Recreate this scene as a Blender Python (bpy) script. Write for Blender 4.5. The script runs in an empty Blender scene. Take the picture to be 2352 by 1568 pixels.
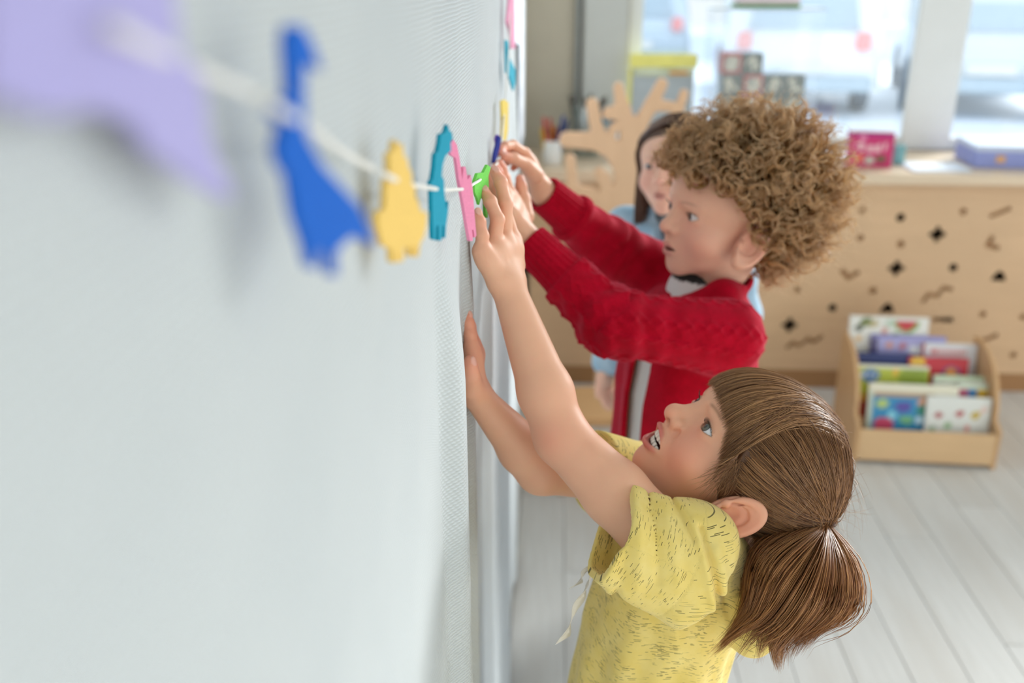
import bpy, bmesh, math, random, os
import numpy as np
from mathutils import Vector, Matrix

# ------------------------------------------------------------------ camera
F_PX = 2160.0                       # focal length in pixels of the 2352 x 1568 frame
PITCH = math.radians(21.2)
YAW = math.radians(2.75)
CAM = np.array([0.095, 0.0, 1.45])
SCN = bpy.context.scene
COL = SCN.collection
_cd = bpy.data.cameras.new('camera')
_cd.sensor_width = 36.0
_cd.lens = F_PX / 2352.0 * 36.0
_cd.clip_start = 0.01
_cd.clip_end = 200.0
_cd.dof.use_dof = True
_cd.dof.focus_distance = 0.885
_cd.dof.aperture_fstop = 3.1
_co = bpy.data.objects.new('camera', _cd)
_co.location = CAM
_co.rotation_euler = (math.pi / 2 - PITCH, 0, YAW)
COL.objects.link(_co)
SCN.camera = _co

# ------------------------------------------------------------------ light
_w = bpy.data.worlds.new('sky')
SCN.world = _w
_w.use_nodes = True
_bg = _w.node_tree.nodes['Background']
_bg.inputs['Color'].default_value = (0.86, 0.93, 1.0, 1)
_bg.inputs['Strength'].default_value = 1.15
_sd = bpy.data.lights.new('soft_sun', 'SUN')
_sd.energy = 5.8
_sd.angle = math.radians(22)
_sd.color = (1.0, 0.97, 0.93)
_so = bpy.data.objects.new('soft_sun', _sd)
_so.rotation_euler = Vector((0.64, 0.66, 0.31)).to_track_quat('Z', 'Y').to_euler()
COL.objects.link(_so)
SCN.view_settings.view_transform = 'Standard'
SCN.view_settings.look = 'None'
SCN.view_settings.gamma = 1.0
SCN.view_settings.use_curve_mapping = False
SCN.view_settings.exposure = 0.5
SCN.cycles.max_bounces = 8
SCN.cycles.use_denoising = True

random.seed(7)
RNG = np.random.default_rng(7)

# ------------------------------------------------------------------ helpers: pixels to points
_cp, _sp, _cy, _sy = math.cos(PITCH), math.sin(PITCH), math.cos(YAW), math.sin(YAW)
AXR = np.array([_cy, _sy, 0.0])
AXF = np.array([-_sy * _cp, _cy * _cp, -_sp])
AXU = np.array([-_sy * _sp, _cy * _sp, _cp])
def ray(x, y): return AXF + (x - 1176) / F_PX * AXR + (784 - y) / F_PX * AXU
def P(x, y, d): return CAM + d * ray(x, y)
def at_x(x, y, x0):
    r = ray(x, y); return CAM + (x0 - CAM[0]) / r[0] * r
def at_y(x, y, y0):
    r = ray(x, y); return CAM + (y0 - CAM[1]) / r[1] * r
def at_z(x, y, z0):
    r = ray(x, y); return CAM + (z0 - CAM[2]) / r[2] * r
def V3(*a): return np.array(a, dtype=float)
def unit(v): return v / np.linalg.norm(v)

# ------------------------------------------------------------------ helpers: materials
def lin(c):
    c = [x / 255.0 for x in c[:3]]
    return tuple((x / 12.92 if x <= 0.04045 else ((x + 0.055) / 1.055) ** 2.4) for x in c)

def new_mat(name):
    m = bpy.data.materials.new(name); m.use_nodes = True
    nt = m.node_tree; b = nt.nodes['Principled BSDF']
    return m, nt, b

def mixc(nt, fac, a, b, mode='MIX'):
    n = nt.nodes.new('ShaderNodeMix'); n.data_type = 'RGBA'; n.blend_type = mode
    for k, v in ((0, fac), (6, a), (7, b)):
        if hasattr(v, 'is_output'): nt.links.new(v, n.inputs[k])
        elif k == 0: n.inputs[0].default_value = v
        else: n.inputs[k].default_value = (*v[:3], 1)
    return n.outputs[2]

def math_n(nt, op, a, b=None, c=None):
    n = nt.nodes.new('ShaderNodeMath'); n.operation = op
    for k, v in enumerate((a, b, c)):
        if v is None: continue
        if hasattr(v, 'is_output'): nt.links.new(v, n.inputs[k])
        else: n.inputs[k].default_value = v
    return n.outputs[0]

def coords(nt, scale=(1, 1, 1), kind='Object', rot=(0, 0, 0)):
    t = nt.nodes.new('ShaderNodeTexCoord'); mp = nt.nodes.new('ShaderNodeMapping')
    mp.inputs['Scale'].default_value = scale
    mp.inputs['Rotation'].default_value = rot
    nt.links.new(t.outputs[kind], mp.inputs['Vector'])
    return mp.outputs[0]

def noise(nt, vec, scale, detail=4, rough=0.55):
    n = nt.nodes.new('ShaderNodeTexNoise')
    n.inputs['Scale'].default_value = scale; n.inputs['Detail'].default_value = detail
    n.inputs['Roughness'].default_value = rough
    nt.links.new(vec, n.inputs['Vector'])
    return n.outputs['Fac']

def ramp(nt, fac, lo, hi):
    n = nt.nodes.new('ShaderNodeMapRange'); n.clamp = True
    n.inputs['From Min'].default_value = lo; n.inputs['From Max'].default_value = hi
    nt.links.new(fac, n.inputs['Value'])
    return n.outputs[0]

def bump(nt, b, height, strength=0.3, dist=0.001):
    n = nt.nodes.new('ShaderNodeBump')
    n.inputs['Strength'].default_value = strength; n.inputs['Distance'].default_value = dist
    nt.links.new(height, n.inputs['Height']); nt.links.new(n.outputs[0], b.inputs['Normal'])

_MC = {}
def plain(name, rgb, rough=0.55, var=0.06, nscale=25, bmp=0.0, metal=0.0, spec=0.4, scale=(1, 1, 1), emit=0):
    """plain procedural surface: a colour with a little noise"""
    if name in _MC: return _MC[name]
    m, nt, b = new_mat(name)
    c = lin(rgb)
    v = coords(nt, scale)
    f = noise(nt, v, nscale)
    a = tuple(min(1, x * (1 + var)) for x in c); d = tuple(x * (1 - var) for x in c)
    nt.links.new(mixc(nt, ramp(nt, f, 0.3, 0.7), d, a), b.inputs['Base Color'])
    b.inputs['Roughness'].default_value = rough; b.inputs['Metallic'].default_value = metal
    b.inputs['Specular IOR Level'].default_value = spec
    if bmp: bump(nt, b, f, bmp, 0.002)
    _MC[name] = m
    return m

def wood(name, rgb, axis=0, rough=0.45, contrast=0.12, knots=False):
    if name in _MC: return _MC[name]
    m, nt, b = new_mat(name)
    s = [14, 14, 14]; s[axis] = 1.6
    v = coords(nt, s)
    f = noise(nt, v, 3.0, 6, 0.6)
    f2 = noise(nt, coords(nt, (1, 1, 1)), 2.2, 2)
    c = lin(rgb)
    a = tuple(min(1, x * (1 + contrast)) for x in c); d = tuple(x * (1 - contrast * k) for x, k in zip(c, (0.9, 1.1, 1.4)))
    c1 = mixc(nt, ramp(nt, f, 0.3, 0.72), d, a)
    c2 = mixc(nt, ramp(nt, f2, 0.35, 0.7), c1, tuple(x * 0.93 for x in c))
    nt.links.new(c2, b.inputs['Base Color'])
    b.inputs['Roughness'].default_value = rough
    b.inputs['Specular IOR Level'].default_value = 0.35
    bump(nt, b, f, 0.08, 0.001)
    _MC[name] = m
    return m

def attr_mat(name, rough=0.6, sheen=0.0, sss=0.0, attr='Col', bmpscale=None, bmp=0.2, spec=0.4):
    """colour from the mesh's own colour attribute (printed covers, dyed cloth, skin tones)"""
    if name in _MC: return _MC[name]
    m, nt, b = new_mat(name)
    a = nt.nodes.new('ShaderNodeAttribute'); a.attribute_name = attr
    v = coords(nt)
    f = noise(nt, v, bmpscale or 300, 3)
    nt.links.new(mixc(nt, math_n(nt, 'MULTIPLY', f, 0.10), a.outputs['Color'], (0.2, 0.2, 0.2)), b.inputs['Base Color'])
    b.inputs['Roughness'].default_value = rough
    b.inputs['Specular IOR Level'].default_value = spec
    if sheen: b.inputs['Sheen Weight'].default_value = sheen
    if sss:
        b.inputs['Subsurface Weight'].default_value = sss
        b.inputs['Subsurface Radius'].default_value = (0.010, 0.004, 0.002)
        b.inputs['Subsurface Scale'].default_value = 1.0
    if bmpscale: bump(nt, b, f, bmp, 0.001)
    _MC[name] = m
    return m

def glass_mat(name, tint=(0.95, 0.98, 1.0), rough=0.0, alpha=0.12):
    if name in _MC: return _MC[name]
    m = bpy.data.materials.new(name); m.use_nodes = True
    nt = m.node_tree; nt.nodes.clear()
    o = nt.nodes.new('ShaderNodeOutputMaterial'); t = nt.nodes.new('ShaderNodeBsdfTransparent')
    g = nt.nodes.new('ShaderNodeBsdfGlossy'); mx = nt.nodes.new('ShaderNodeMixShader')
    f = noise(nt, coords(nt), 3.0, 2)
    t.inputs[0].default_value = (*tint, 1); g.inputs['Roughness'].default_value = 0.08
    nt.links.new(math_n(nt, 'MULTIPLY_ADD', f, 0.03, alpha - 0.015), mx.inputs[0])
    nt.links.new(t.outputs[0], mx.inputs[1]); nt.links.new(g.outputs[0], mx.inputs[2])
    nt.links.new(mx.outputs[0], o.inputs[0])
    _MC[name] = m
    return m

# ------------------------------------------------------------------ helpers: objects
def tag(o, label=None, cat=None, group=None, kind=None):
    if label: o['label'] = label
    if cat: o['category'] = cat
    if group: o['group'] = group
    if kind: o['kind'] = kind
    return o

def empty(name, loc=(0, 0, 0), rz=0.0):
    o = bpy.data.objects.new(name, None); COL.objects.link(o)
    o.empty_display_size = 0.05
    o.location = loc; o.rotation_euler = (0, 0, rz)
    return o

def link(name, me, m=None, parent=None, loc=None, rot=None):
    o = bpy.data.objects.new(name, me); COL.objects.link(o)
    if m is not None: me.materials.append(m)
    if parent is not None:
        o.parent = parent
        if parent.get('category') == 'person':      # figures are modelled in room coordinates
            o.matrix_parent_inverse = Matrix.Translation(-parent.location)
    if loc is not None: o.location = loc
    if rot is not None: o.rotation_euler = rot
    return o

def np_mesh(name, v, quads=None, tris=None, smooth=True, col=None, extra=None):
    me = bpy.data.meshes.new(name)
    v = np.ascontiguousarray(v, dtype=np.float32)
    nq = 0 if quads is None else len(quads); ntr = 0 if tris is None else len(tris)
    me.vertices.add(len(v)); me.vertices.foreach_set('co', v.ravel())
    parts, starts = [], []
    if nq: parts.append(np.asarray(quads, np.int32).ravel()); starts.append(np.arange(nq) * 4)
    if ntr: parts.append(np.asarray(tris, np.int32).ravel()); starts.append(nq * 4 + np.arange(ntr) * 3)
    li = np.concatenate(parts); st = np.concatenate(starts).astype(np.int32)
    me.loops.add(len(li)); me.loops.foreach_set('vertex_index', li)
    me.polygons.add(nq + ntr); me.polygons.foreach_set('loop_start', st)
    me.polygons.foreach_set('use_smooth', np.full(nq + ntr, smooth, dtype=bool))
    me.update(calc_edges=True); me.validate()
    if col is not None:
        a = me.color_attributes.new('Col', 'FLOAT_COLOR', 'POINT')
        c = np.ones((len(v), 4), np.float32); c[:, :3] = col
        a.data.foreach_set('color', c.ravel())
    for k, val in (extra or {}).items():
        a = me.attributes.new(k, 'FLOAT_VECTOR', 'POINT')
        a.data.foreach_set('vector', np.ascontiguousarray(val, np.float32).ravel())
    return me

def bm_mesh(name, bm, smooth=False, bevel=0.0, seg=2):
    if bevel:
        bmesh.ops.bevel(bm, geom=[e for e in bm.edges if e.is_manifold and e.calc_face_angle(0) > 0.5], offset=bevel, segments=seg,
                        affect='EDGES', clamp_overlap=True)
    bmesh.ops.recalc_face_normals(bm, faces=bm.faces)
    me = bpy.data.meshes.new(name); bm.to_mesh(me); bm.free()
    if smooth:
        for p in me.polygons: p.use_smooth = True
    return me

def add_box(bm, lo, hi):
    c = [(a + b) / 2 for a, b in zip(lo, hi)]; s = [abs(b - a) for a, b in zip(lo, hi)]
    bmesh.ops.create_cube(bm, size=1, matrix=Matrix.Translation(c) @ Matrix.Diagonal((*s, 1)))

def box(name, lo, hi, m, parent=None, bevel=0.0, loc=None, rot=None):
    bm = bmesh.new(); add_box(bm, lo, hi)
    return link(name, bm_mesh(name, bm, False, bevel), m, parent, loc, rot)

def prism(name, pts, y0, y1, m, parent=None, plane='xz', bevel=0.0, loc=None, rot=None):
    """outline (list of 2D points) extruded through its thickness"""
    bm = bmesh.new()
    def mk(a, b, t): return (a, t, b) if plane == 'xz' else ((t, a, b) if plane == 'yz' else (a, b, t))
    lo = [bm.verts.new(mk(a, b, y0)) for a, b in pts]; hi = [bm.verts.new(mk(a, b, y1)) for a, b in pts]
    n = len(pts)
    f1 = bm.faces.new(lo); f2 = bm.faces.new(hi)
    for i in range(n): bm.faces.new((lo[i], lo[(i + 1) % n], hi[(i + 1) % n], hi[i]))
    bm.normal_update()
    bmesh.ops.triangulate(bm, faces=[f1, f2])
    return link(name, bm_mesh(name, bm, False, bevel), m, parent, loc, rot)

def lathe(name, prof, m, parent=None, loc=None, n=24, rot=None):
    pr = np.array(prof, float); k = len(pr)
    a = np.arange(n) * 2 * np.pi / n
    v = np.stack([pr[:, 0][:, None] * np.cos(a), pr[:, 0][:, None] * np.sin(a), np.repeat(pr[:, 1][:, None], n, 1)], -1).reshape(-1, 3)
    i, j = np.meshgrid(np.arange(k - 1), np.arange(n), indexing='ij')
    q = np.stack([i * n + j, i * n + (j + 1) % n, (i + 1) * n + (j + 1) % n, (i + 1) * n + j], -1).reshape(-1, 4)
    return link(name, np_mesh(name, v, q), m, parent, loc, rot)

def spline(pts, n):
    """Catmull-Rom through points -> n samples"""
    p = np.array(pts, float); k = len(p)
    if k == 2: return p[0] + (p[1] - p[0]) * np.linspace(0, 1, n)[:, None]
    e = np.vstack([2 * p[0] - p[1], p, 2 * p[-1] - p[-2]])
    u = np.linspace(0, k - 1 - 1e-6, n); i = u.astype(int); t = (u - i)[:, None]
    a, b, c, d = e[i], e[i + 1], e[i + 2], e[i + 3]
    return 0.5 * (2 * b + (c - a) * t + (2 * a - 5 * b + 4 * c - d) * t ** 2 + (-a + 3 * b - 3 * c + d) * t ** 3)

def tubes(lines, radii, sides=3, cols=None, flat=1.0):
    """many polylines (N,K,3) with radii (N,K) -> one mesh's arrays; cols (N,3)"""
    L = np.asarray(lines, float); N, K, _ = L.shape
    T = np.gradient(L, axis=1); T /= np.linalg.norm(T, axis=2, keepdims=True) + 1e-12
    ref = np.array([0.31, 0.52, 0.79]); A = np.cross(T, ref); A /= np.linalg.norm(A, axis=2, keepdims=True) + 1e-9
    B = np.cross(T, A)
    ang = np.arange(sides) * 2 * np.pi / sides
    r = np.asarray(radii, float)[:, :, None, None]
    v = L[:, :, None, :] + r * (np.cos(ang)[None, None, :, None] * A[:, :, None, :] + flat * np.sin(ang)[None, None, :, None] * B[:, :, None, :])
    n, k, s = np.meshgrid(np.arange(N), np.arange(K - 1), np.arange(sides), indexing='ij')
    s2 = (s + 1) % sides
    def ix(n, k, s): return (n * K + k) * sides + s
    q = np.stack([ix(n, k, s), ix(n, k, s2), ix(n, k + 1, s2), ix(n, k + 1, s)], -1).reshape(-1, 4)
    c = None
    if cols is not None: c = np.repeat(np.asarray(cols), K * sides, axis=0) if np.asarray(cols).ndim == 2 else np.repeat(np.asarray(cols).reshape(-1, 3), sides, axis=0)
    return v.reshape(-1, 3), q, c

def tube(name, pts, r, m, parent=None, n=24, sides=8, taper=None):
    L = spline(pts, n)[None]
    rr = np.full((1, n), r) if taper is None else np.interp(np.linspace(0, 1, n), np.linspace(0, 1, len(taper)), taper)[None] * r
    v, q, _ = tubes(L, rr, sides)
    nv = len(v)
    v = np.vstack([v, L[0, 0], L[0, -1]])
    t = [[nv, (i + 1) % sides, i] for i in range(sides)] + [[nv + 1, nv - sides + i, nv - sides + (i + 1) % sides] for i in range(sides)]
    return link(name, np_mesh(name, v, q, t), m, parent)

# printed panels: a grid of small faces, each vertex dyed by a function of (u, v)
def printed(name, w, h, nx, ny, func, m, parent=None, loc=None, rot=None, thick=0.0):
    u, t = np.meshgrid(np.linspace(0, 1, nx + 1), np.linspace(0, 1, ny + 1), indexing='ij')
    v = np.stack([(u - 0.5) * w, np.zeros_like(u), t * h], -1).reshape(-1, 3)
    i, j = np.meshgrid(np.arange(nx), np.arange(ny), indexing='ij')
    q = np.stack([i * (ny + 1) + j, (i + 1) * (ny + 1) + j, (i + 1) * (ny + 1) + j + 1, i * (ny + 1) + j + 1], -1).reshape(-1, 4)
    col = np.array([lin(func(a, b)) for a, b in zip(u.ravel(), t.ravel())])
    return link(name, np_mesh(name, v, q, col=col, smooth=False), m, parent, loc, rot)
# ================================================================== the room
M_WALL = plain('painted_plaster', (224, 226, 222), 0.85, 0.02, 6, 0.05)
M_BEIGE = plain('beige_plaster', (198, 190, 172), 0.9, 0.03, 8, 0.05)
M_PILASTER = plain('grey_plaster', (196, 198, 194), 0.85, 0.02, 8)
M_WHITE = plain('white_frame_paint', (226, 228, 226), 0.35, 0.015, 10)
M_BIRCH = wood('birch_plywood', (222, 186, 148), 0, 0.4, 0.07)
M_BIRCH_V = wood('birch_plywood_upright', (222, 186, 148), 2, 0.4, 0.07)
M_TOP = wood('pale_worktop', (226, 204, 176), 0, 0.35, 0.06)
M_PLINTH = wood('brown_plinth', (172, 128, 86), 0, 0.5, 0.08)
M_HOLE_SHADE = plain('cavity_shade', (46, 36, 28), 0.9)  # shade inside the cover, put into the backing's dark colour

def plank_mat():
    m, nt, b = new_mat('grey_oak_laminate')
    oi = nt.nodes.new('ShaderNodeObjectInfo')
    v = coords(nt, (30, 2.2, 30))
    f = noise(nt, v, 2.6, 6, 0.6)
    f2 = noise(nt, coords(nt, (4, 0.6, 1)), 2.0, 2)
    c = mixc(nt, ramp(nt, f, 0.3, 0.75), lin((206, 204, 199)), lin((222, 221, 217)))
    c = mixc(nt, ramp(nt, f2, 0.45, 0.75), c, lin((202, 197, 189)))
    c = mixc(nt, math_n(nt, 'MULTIPLY', oi.outputs['Random'], 0.45), c, lin((198, 196, 191)))
    nt.links.new(c, b.inputs['Base Color'])
    b.inputs['Roughness'].default_value = 0.42
    b.inputs['Specular IOR Level'].default_value = 0.4
    bump(nt, b, f, 0.06, 0.0006)
    return m
M_PLANK = plank_mat()

floor = box('floor', (-0.2, -1.2, -0.06), (4.2, 3.9, -0.012), plain('subfloor', (120, 116, 108), 0.9))
tag(floor, 'pale grey oak laminate floor', None, None, 'structure')
_pw, _g = 0.128, 0.0014
_pm = {}
def plank(x, y0, y1):
    key = round(y1 - y0, 3)
    if key not in _pm:
        bm = bmesh.new(); add_box(bm, (-_pw / 2 + _g / 2, -(key - _g) / 2, -0.012), (_pw / 2 - _g / 2, (key - _g) / 2, 0.0))
        me = bm_mesh('plank', bm, False, 0.0012, 1); me.materials.append(M_PLANK); _pm[key] = me
    o = link('plank', _pm[key], None, floor, (x, (y0 + y1) / 2, 0))
for i in range(28):
    x = -0.06 + i * _pw
    off = (0.0, 0.62, 0.24, 0.86, 0.45)[i % 5]
    ys = [-0.6] + [k for k in np.arange(-0.6 + off, 3.6, 1.22) if k > -0.45] + [3.42]
    for a, b_ in zip(ys[:-1], ys[1:]): plank(x, a, b_)

wl = box('wall_left', (-0.15, -1.2, -0.06), (-0.035, 3.75, 2.75), M_WALL); tag(wl, 'pale wall behind the stretched canvas', None, None, 'structure')
cl = box('ceiling', (-0.2, -1.2, 2.7), (4.2, 3.9, 2.8), M_WALL); tag(cl, 'white ceiling', None, None, 'structure')

wr_ = box('wall_rear_block', (-0.2, -1.3, -0.06), (4.2, -1.2, 2.75), M_WALL); tag(wr_, 'unseen plain wall added behind the camera to cut fill light', None, None, 'structure')  # unseen wall, added so less sky light comes from behind the camera
# back wall around the windows
YB = 3.75
wb = empty('wall_back'); tag(wb, 'beige back wall around the windows', None, None, 'structure')
box('wall_panel', (-0.15, YB, -0.06), (0.36, YB + 0.2, 2.75), M_BEIGE, wb)
box('wall_panel', (0.36, YB, -0.06), (4.2, YB + 0.2, 0.82), M_BEIGE, wb)
box('wall_panel', (0.36, YB, 2.3), (4.2, YB + 0.2, 2.75), M_BEIGE, wb)
box('pilaster', (0.185, YB - 0.05, -0.02), (0.352, YB, 2.7), M_PILASTER, wb, 0.006)
pp = tube('heating_pipe', [(0.165, YB - 0.02, 0.0), (0.165, YB - 0.02, 2.7)], 0.011, plain('grey_pipe', (150, 154, 152), 0.4), None, 4, 10)
tag(pp, 'thin grey pipe running up the corner beside the window', 'pipe')

def window(name, x0, x1, z0, z1, label):
    e = empty(name, (0, 0, 0)); tag(e, label, None, None, 'structure')
    t = 0.055
    yy0, yy1 = YB + 0.02, YB + 0.09
    box('frame_stile', (x0, yy0, z0), (x0 + t, yy1, z1), M_WHITE, e, 0.005)
    box('frame_stile', (x1 - t, yy0, z0), (x1, yy1, z1), M_WHITE, e, 0.005)
    box('frame_rail', (x0 + t, yy0, z0), (x1 - t, yy1, z0 + 0.045), M_WHITE, e, 0.005)
    box('frame_rail', (x0 + t, yy0, z1 - t), (x1 - t, yy1, z1), M_WHITE, e, 0.005)
    g = box('pane', (x0 + t, YB + 0.05, z0 + 0.045), (x1 - t, YB + 0.056, z1 - t), glass_mat('window_glass', alpha=0.05), e)
    return e
window('window_1', 0.355, 1.515, 0.82, 2.3, 'large window with white frame above the worktop')
window('window_2', 1.515, 2.75, 0.82, 2.3, 'second white framed window at the right edge')
window('window_3', 2.75, 3.95, 0.82, 2.3, 'third white framed window beyond the frame')
tr = box('trim_1', (1.425, YB + 0.005, 0.82), (1.615, YB + 0.03, 2.3), M_WHITE, None, 0.006); tag(tr, 'white cover strip between two windows', None, None, 'structure')

# worktop along the windows
wt = empty('worktop', (0, 0, 0)); tag(wt, 'long pale wooden worktop under the windows', 'worktop')
box('top_board', (-0.03, 3.265, 0.788), (4.0, YB + 0.02, 0.82), M_TOP, wt, 0.004)
box('front_edge', (-0.03, 3.258, 0.786), (4.0, 3.266, 0.819), wood('edge_band', (232, 210, 182), 0, 0.35, 0.04), wt)

# cover panel with cut-out shapes
YP = 3.30
cover = empty('radiator_cover', (0, 0, 0)); tag(cover, 'birch plywood cover board with cut-out dots, crosses and zigzags', 'cover')
def holes():
    S = 602 / 1888.0
    def q(cx, cy):
        p = at_y(1750 + cx * S, 350 + cy * S, YP); return p[0], p[2]
    H = []   # (outline, through)
    k = 3.6 / F_PX * S
    def disc(cx, cy, r, thr, n=14, lob=0):
        x, z = q(cx, cy); o = []
        for i in range(n if not lob else 28):
            a = 2 * math.pi * i / (n if not lob else 28)
            rr = r * k * (1 + (0.28 * math.cos(4 * a) if lob else 0))
            o.append((x + rr * math.cos(a), z + rr * math.sin(a)))
        H.append((o, thr))
    def path(pts, w, thr):
        pp = [np.array(q(*t)) for t in pts]; hw = w * k / 2
        L, Rr = [], []
        for i, p in enumerate(pp):
            d0 = unit(pp[i] - pp[i - 1]) if i else unit(pp[1] - pp[0])
            d1 = unit(pp[i + 1] - pp[i]) if i < len(pp) - 1 else d0
            d = unit(d0 + d1); nrm = np.array([-d[1], d[0]]) * hw / max(0.5, float(d @ d0))
            L.append(tuple(p + nrm)); Rr.append(tuple(p - nrm))
        H.append((L + Rr[::-1], thr))
    for c in ((722, 415), (710, 615), (430, 690), (255, 990), (1450, 425), (1590, 1165), (1810, 1460), (1880, 1185)): disc(*c, 24, False)
    for c in ((1000, 660), (800, 995)): disc(*c, 27, False)
    for c in ((1000, 470), (510, 1120), (1380, 830)): disc(*c, 30, True)
    for c in ((1265, 590), (970, 835), (200, 1245)): disc(*c, 46, True, lob=1)
    path([(1700, 868), (1752, 930)], 3, True); H.pop()
    for cx, cy in ((1705, 900), (900, 1130)):
        x, z = q(cx, cy); H.append(([(x + a * k, z + b * k) for a, b in ((-52, -26), (52, -26), (44, 10), (14, 46), (-8, 46), (-38, 8))], True))
    path([(572, 845), (625, 905), (700, 855)], 34, False)
    path([(1665, 600), (1625, 668), (1710, 690)], 34, False)
    path([(1155, 1080), (1200, 1020), (1262, 1032), (1310, 972), (1375, 990)], 30, False)
    path([(175, 1410), (220, 1368), (268, 1392), (335, 1340), (375, 1368), (440, 1318)], 28, False)
    path([(1640, 462), (1795, 398)], 30, False)
    path([(1225, 1205), (1378, 1205)], 34, False)
    path([(1570, 1365), (1700, 1310)], 32, False)
    # a few more on the stretch beyond the frame
    for c in ((2100, 520), (2260, 900), (2120, 1130)): disc(*c, 34, True)
    return H
HO = holes()
cu = bpy.data.curves.new('cover_board', 'CURVE'); cu.dimensions = '2D'; cu.fill_mode = 'BOTH'; cu.extrude = 0.006
def spl(pts):
    s = cu.splines.new('POLY'); s.points.add(len(pts) - 1); s.use_cyclic_u = True
    for pnt, (a, b) in zip(s.points, pts): pnt.co = (a, b, 0, 1)
spl([(0.0, 0.075), (4.0, 0.075), (4.0, 0.786), (0.0, 0.786)])
for o, thr in HO: spl(o)
_t = bpy.data.objects.new('tmp', cu); COL.objects.link(_t)
_dg = bpy.context.evaluated_depsgraph_get()
_me = bpy.data.meshes.new_from_object(_t.evaluated_get(_dg))
bpy.data.objects.remove(_t)
_me.name = 'cover_board'
bo = link('cover_board', _me, M_BIRCH, cover, (0, YP + 0.006, 0), (math.pi / 2, 0, 0))
for o, thr in HO:            # shallow shapes have a wooden floor, the deep ones show the shade-coloured backing
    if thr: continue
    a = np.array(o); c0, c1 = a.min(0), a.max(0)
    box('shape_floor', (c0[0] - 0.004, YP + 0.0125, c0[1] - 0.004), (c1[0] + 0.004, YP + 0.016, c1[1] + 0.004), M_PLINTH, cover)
box('cavity_back', (0.0, YP + 0.09, 0.0), (4.0, YP + 0.1, 0.78), M_HOLE_SHADE, cover)
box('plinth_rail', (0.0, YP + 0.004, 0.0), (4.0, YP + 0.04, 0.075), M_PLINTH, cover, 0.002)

# ------------------------------------------------------------------ canvas stretched on the left wall
def canvas_mat():
    m, nt, b = new_mat('white_woven_canvas')
    v = coords(nt)
    sx = nt.nodes.new('ShaderNodeSeparateXYZ'); nt.links.new(v, sx.inputs[0])
    def wave(src, per, ph=None):
        a = math_n(nt, 'MULTIPLY', src, 2 * math.pi / per)
        if ph is not None: a = math_n(nt, 'ADD', a, ph)
        return math_n(nt, 'MULTIPLY_ADD', math_n(nt, 'SINE', a), 0.5, 0.5)
    wob = math_n(nt, 'MULTIPLY', noise(nt, v, 14, 2), 5.0)
    wz = wave(sx.outputs[2], 0.0036, wob)
    par = math_n(nt, 'MULTIPLY', sx.outputs[2], math.pi / 0.0036)
    wy = wave(sx.outputs[1], 0.0048, par)
    h = math_n(nt, 'MULTIPLY', math_n(nt, 'POWER', wz, 0.7), math_n(nt, 'MULTIPLY_ADD', wy, 0.45, 0.55))
    f = noise(nt, v, 5.0, 3)
    c = mixc(nt, ramp(nt, f, 0.3, 0.7), lin((208, 215, 218)), lin((216, 222, 224)))
    c = mixc(nt, math_n(nt, 'MULTIPLY_ADD', h, -0.35, 0.35), c, lin((176, 178, 174)))
    nt.links.new(c, b.inputs['Base Color'])
    b.inputs['Roughness'].default_value = 0.8
    b.inputs['Specular IOR Level'].default_value = 0.15
    bump(nt, b, h, 0.9, 0.0012)
    return m
def sstep(x, a, b):
    t = np.clip((x - a) / (b - a), 0, 1); return t * t * (3 - 2 * t)
def canvas_x(y, z):
    y = np.asarray(y, float); z = np.asarray(z, float)
    low = 1 - sstep(z, 1.10, 1.30)
    x = np.zeros(np.broadcast(y, z).shape)
    for c, amp, rise, fall, tilt in ((0.735, 0.019, 0.035, 0.17, 0.05), (0.935, 0.010, 0.022, 0.10, 0.03), (1.22, 0.010, 0.05, 0.16, 0.0),
                               (1.62, 0.013, 0.06, 0.2, 0.0), (2.02, 0.010, 0.05, 0.2, 0.0)):
        cc = c + tilt * (1.1 - z)
        b_ = sstep(y, cc - rise, cc) * (1 - sstep(y, cc, cc + fall))
        x = x + amp * low * b_
    x = x + 0.002 * np.sin(y * 3.1 + 1.0) * np.sin(z * 2.3)
    return x
_ny, _nz = 420, 110
_yy, _zz = np.meshgrid(np.linspace(-0.35, 2.14, _ny), np.linspace(0.02, 2.5, _nz), indexing='ij')
_v = np.stack([canvas_x(_yy, _zz), _yy, _zz], -1).reshape(-1, 3)
_vb = _v[(_ny - 1) * _nz:].copy(); _vb[:, 0] = -0.03
_i, _j = np.meshgrid(np.arange(_ny - 1), np.arange(_nz - 1), indexing='ij')
_q = np.stack([_i * _nz + _j, (_i + 1) * _nz + _j, (_i + 1) * _nz + _j + 1, _i * _nz + _j + 1], -1).reshape(-1, 4)
_n = len(_v)
_e = np.arange(_nz - 1) + (_ny - 1) * _nz
_k = np.arange(_nz - 1) + _n
_rim = np.stack([_e, _k, _k + 1, _e + 1], -1)
cv = link('canvas_screen', np_mesh('canvas_screen', np.vstack([_v, _vb]), np.vstack([_q, _rim])), canvas_mat())
tag(cv, 'large white woven canvas sheet hung over the left wall', 'canvas')
rail = box('gap_strip', (-0.034, 2.155, 1.0), (0.006, 2.235, 1.31), plain('gap_dark', (62, 70, 74), 0.5), None, 0.003)  # dark bar stands in for the black gap beside the canvas
tag(rail, 'dark upright strip standing in for the gap at the far edge of the canvas', 'gap strip')
def poster_fn(u, v):
    if v > 0.93: return (244, 196, 200) if 0.08 < u < 0.9 else (228, 234, 240)
    if 0.1 < u < 0.9 and int(v * 24) % 3 == 0 and v < 0.85: return (206, 214, 226)
    if 0.2 < u < 0.4 and 0.38 < v < 0.44: return (160, 200, 230)
    return (226, 232, 240)
po = empty('wall_poster', (-0.034, 2.80, 0.95)); tag(po, 'pale paper poster with rows of text on left wall', 'poster')
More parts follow.
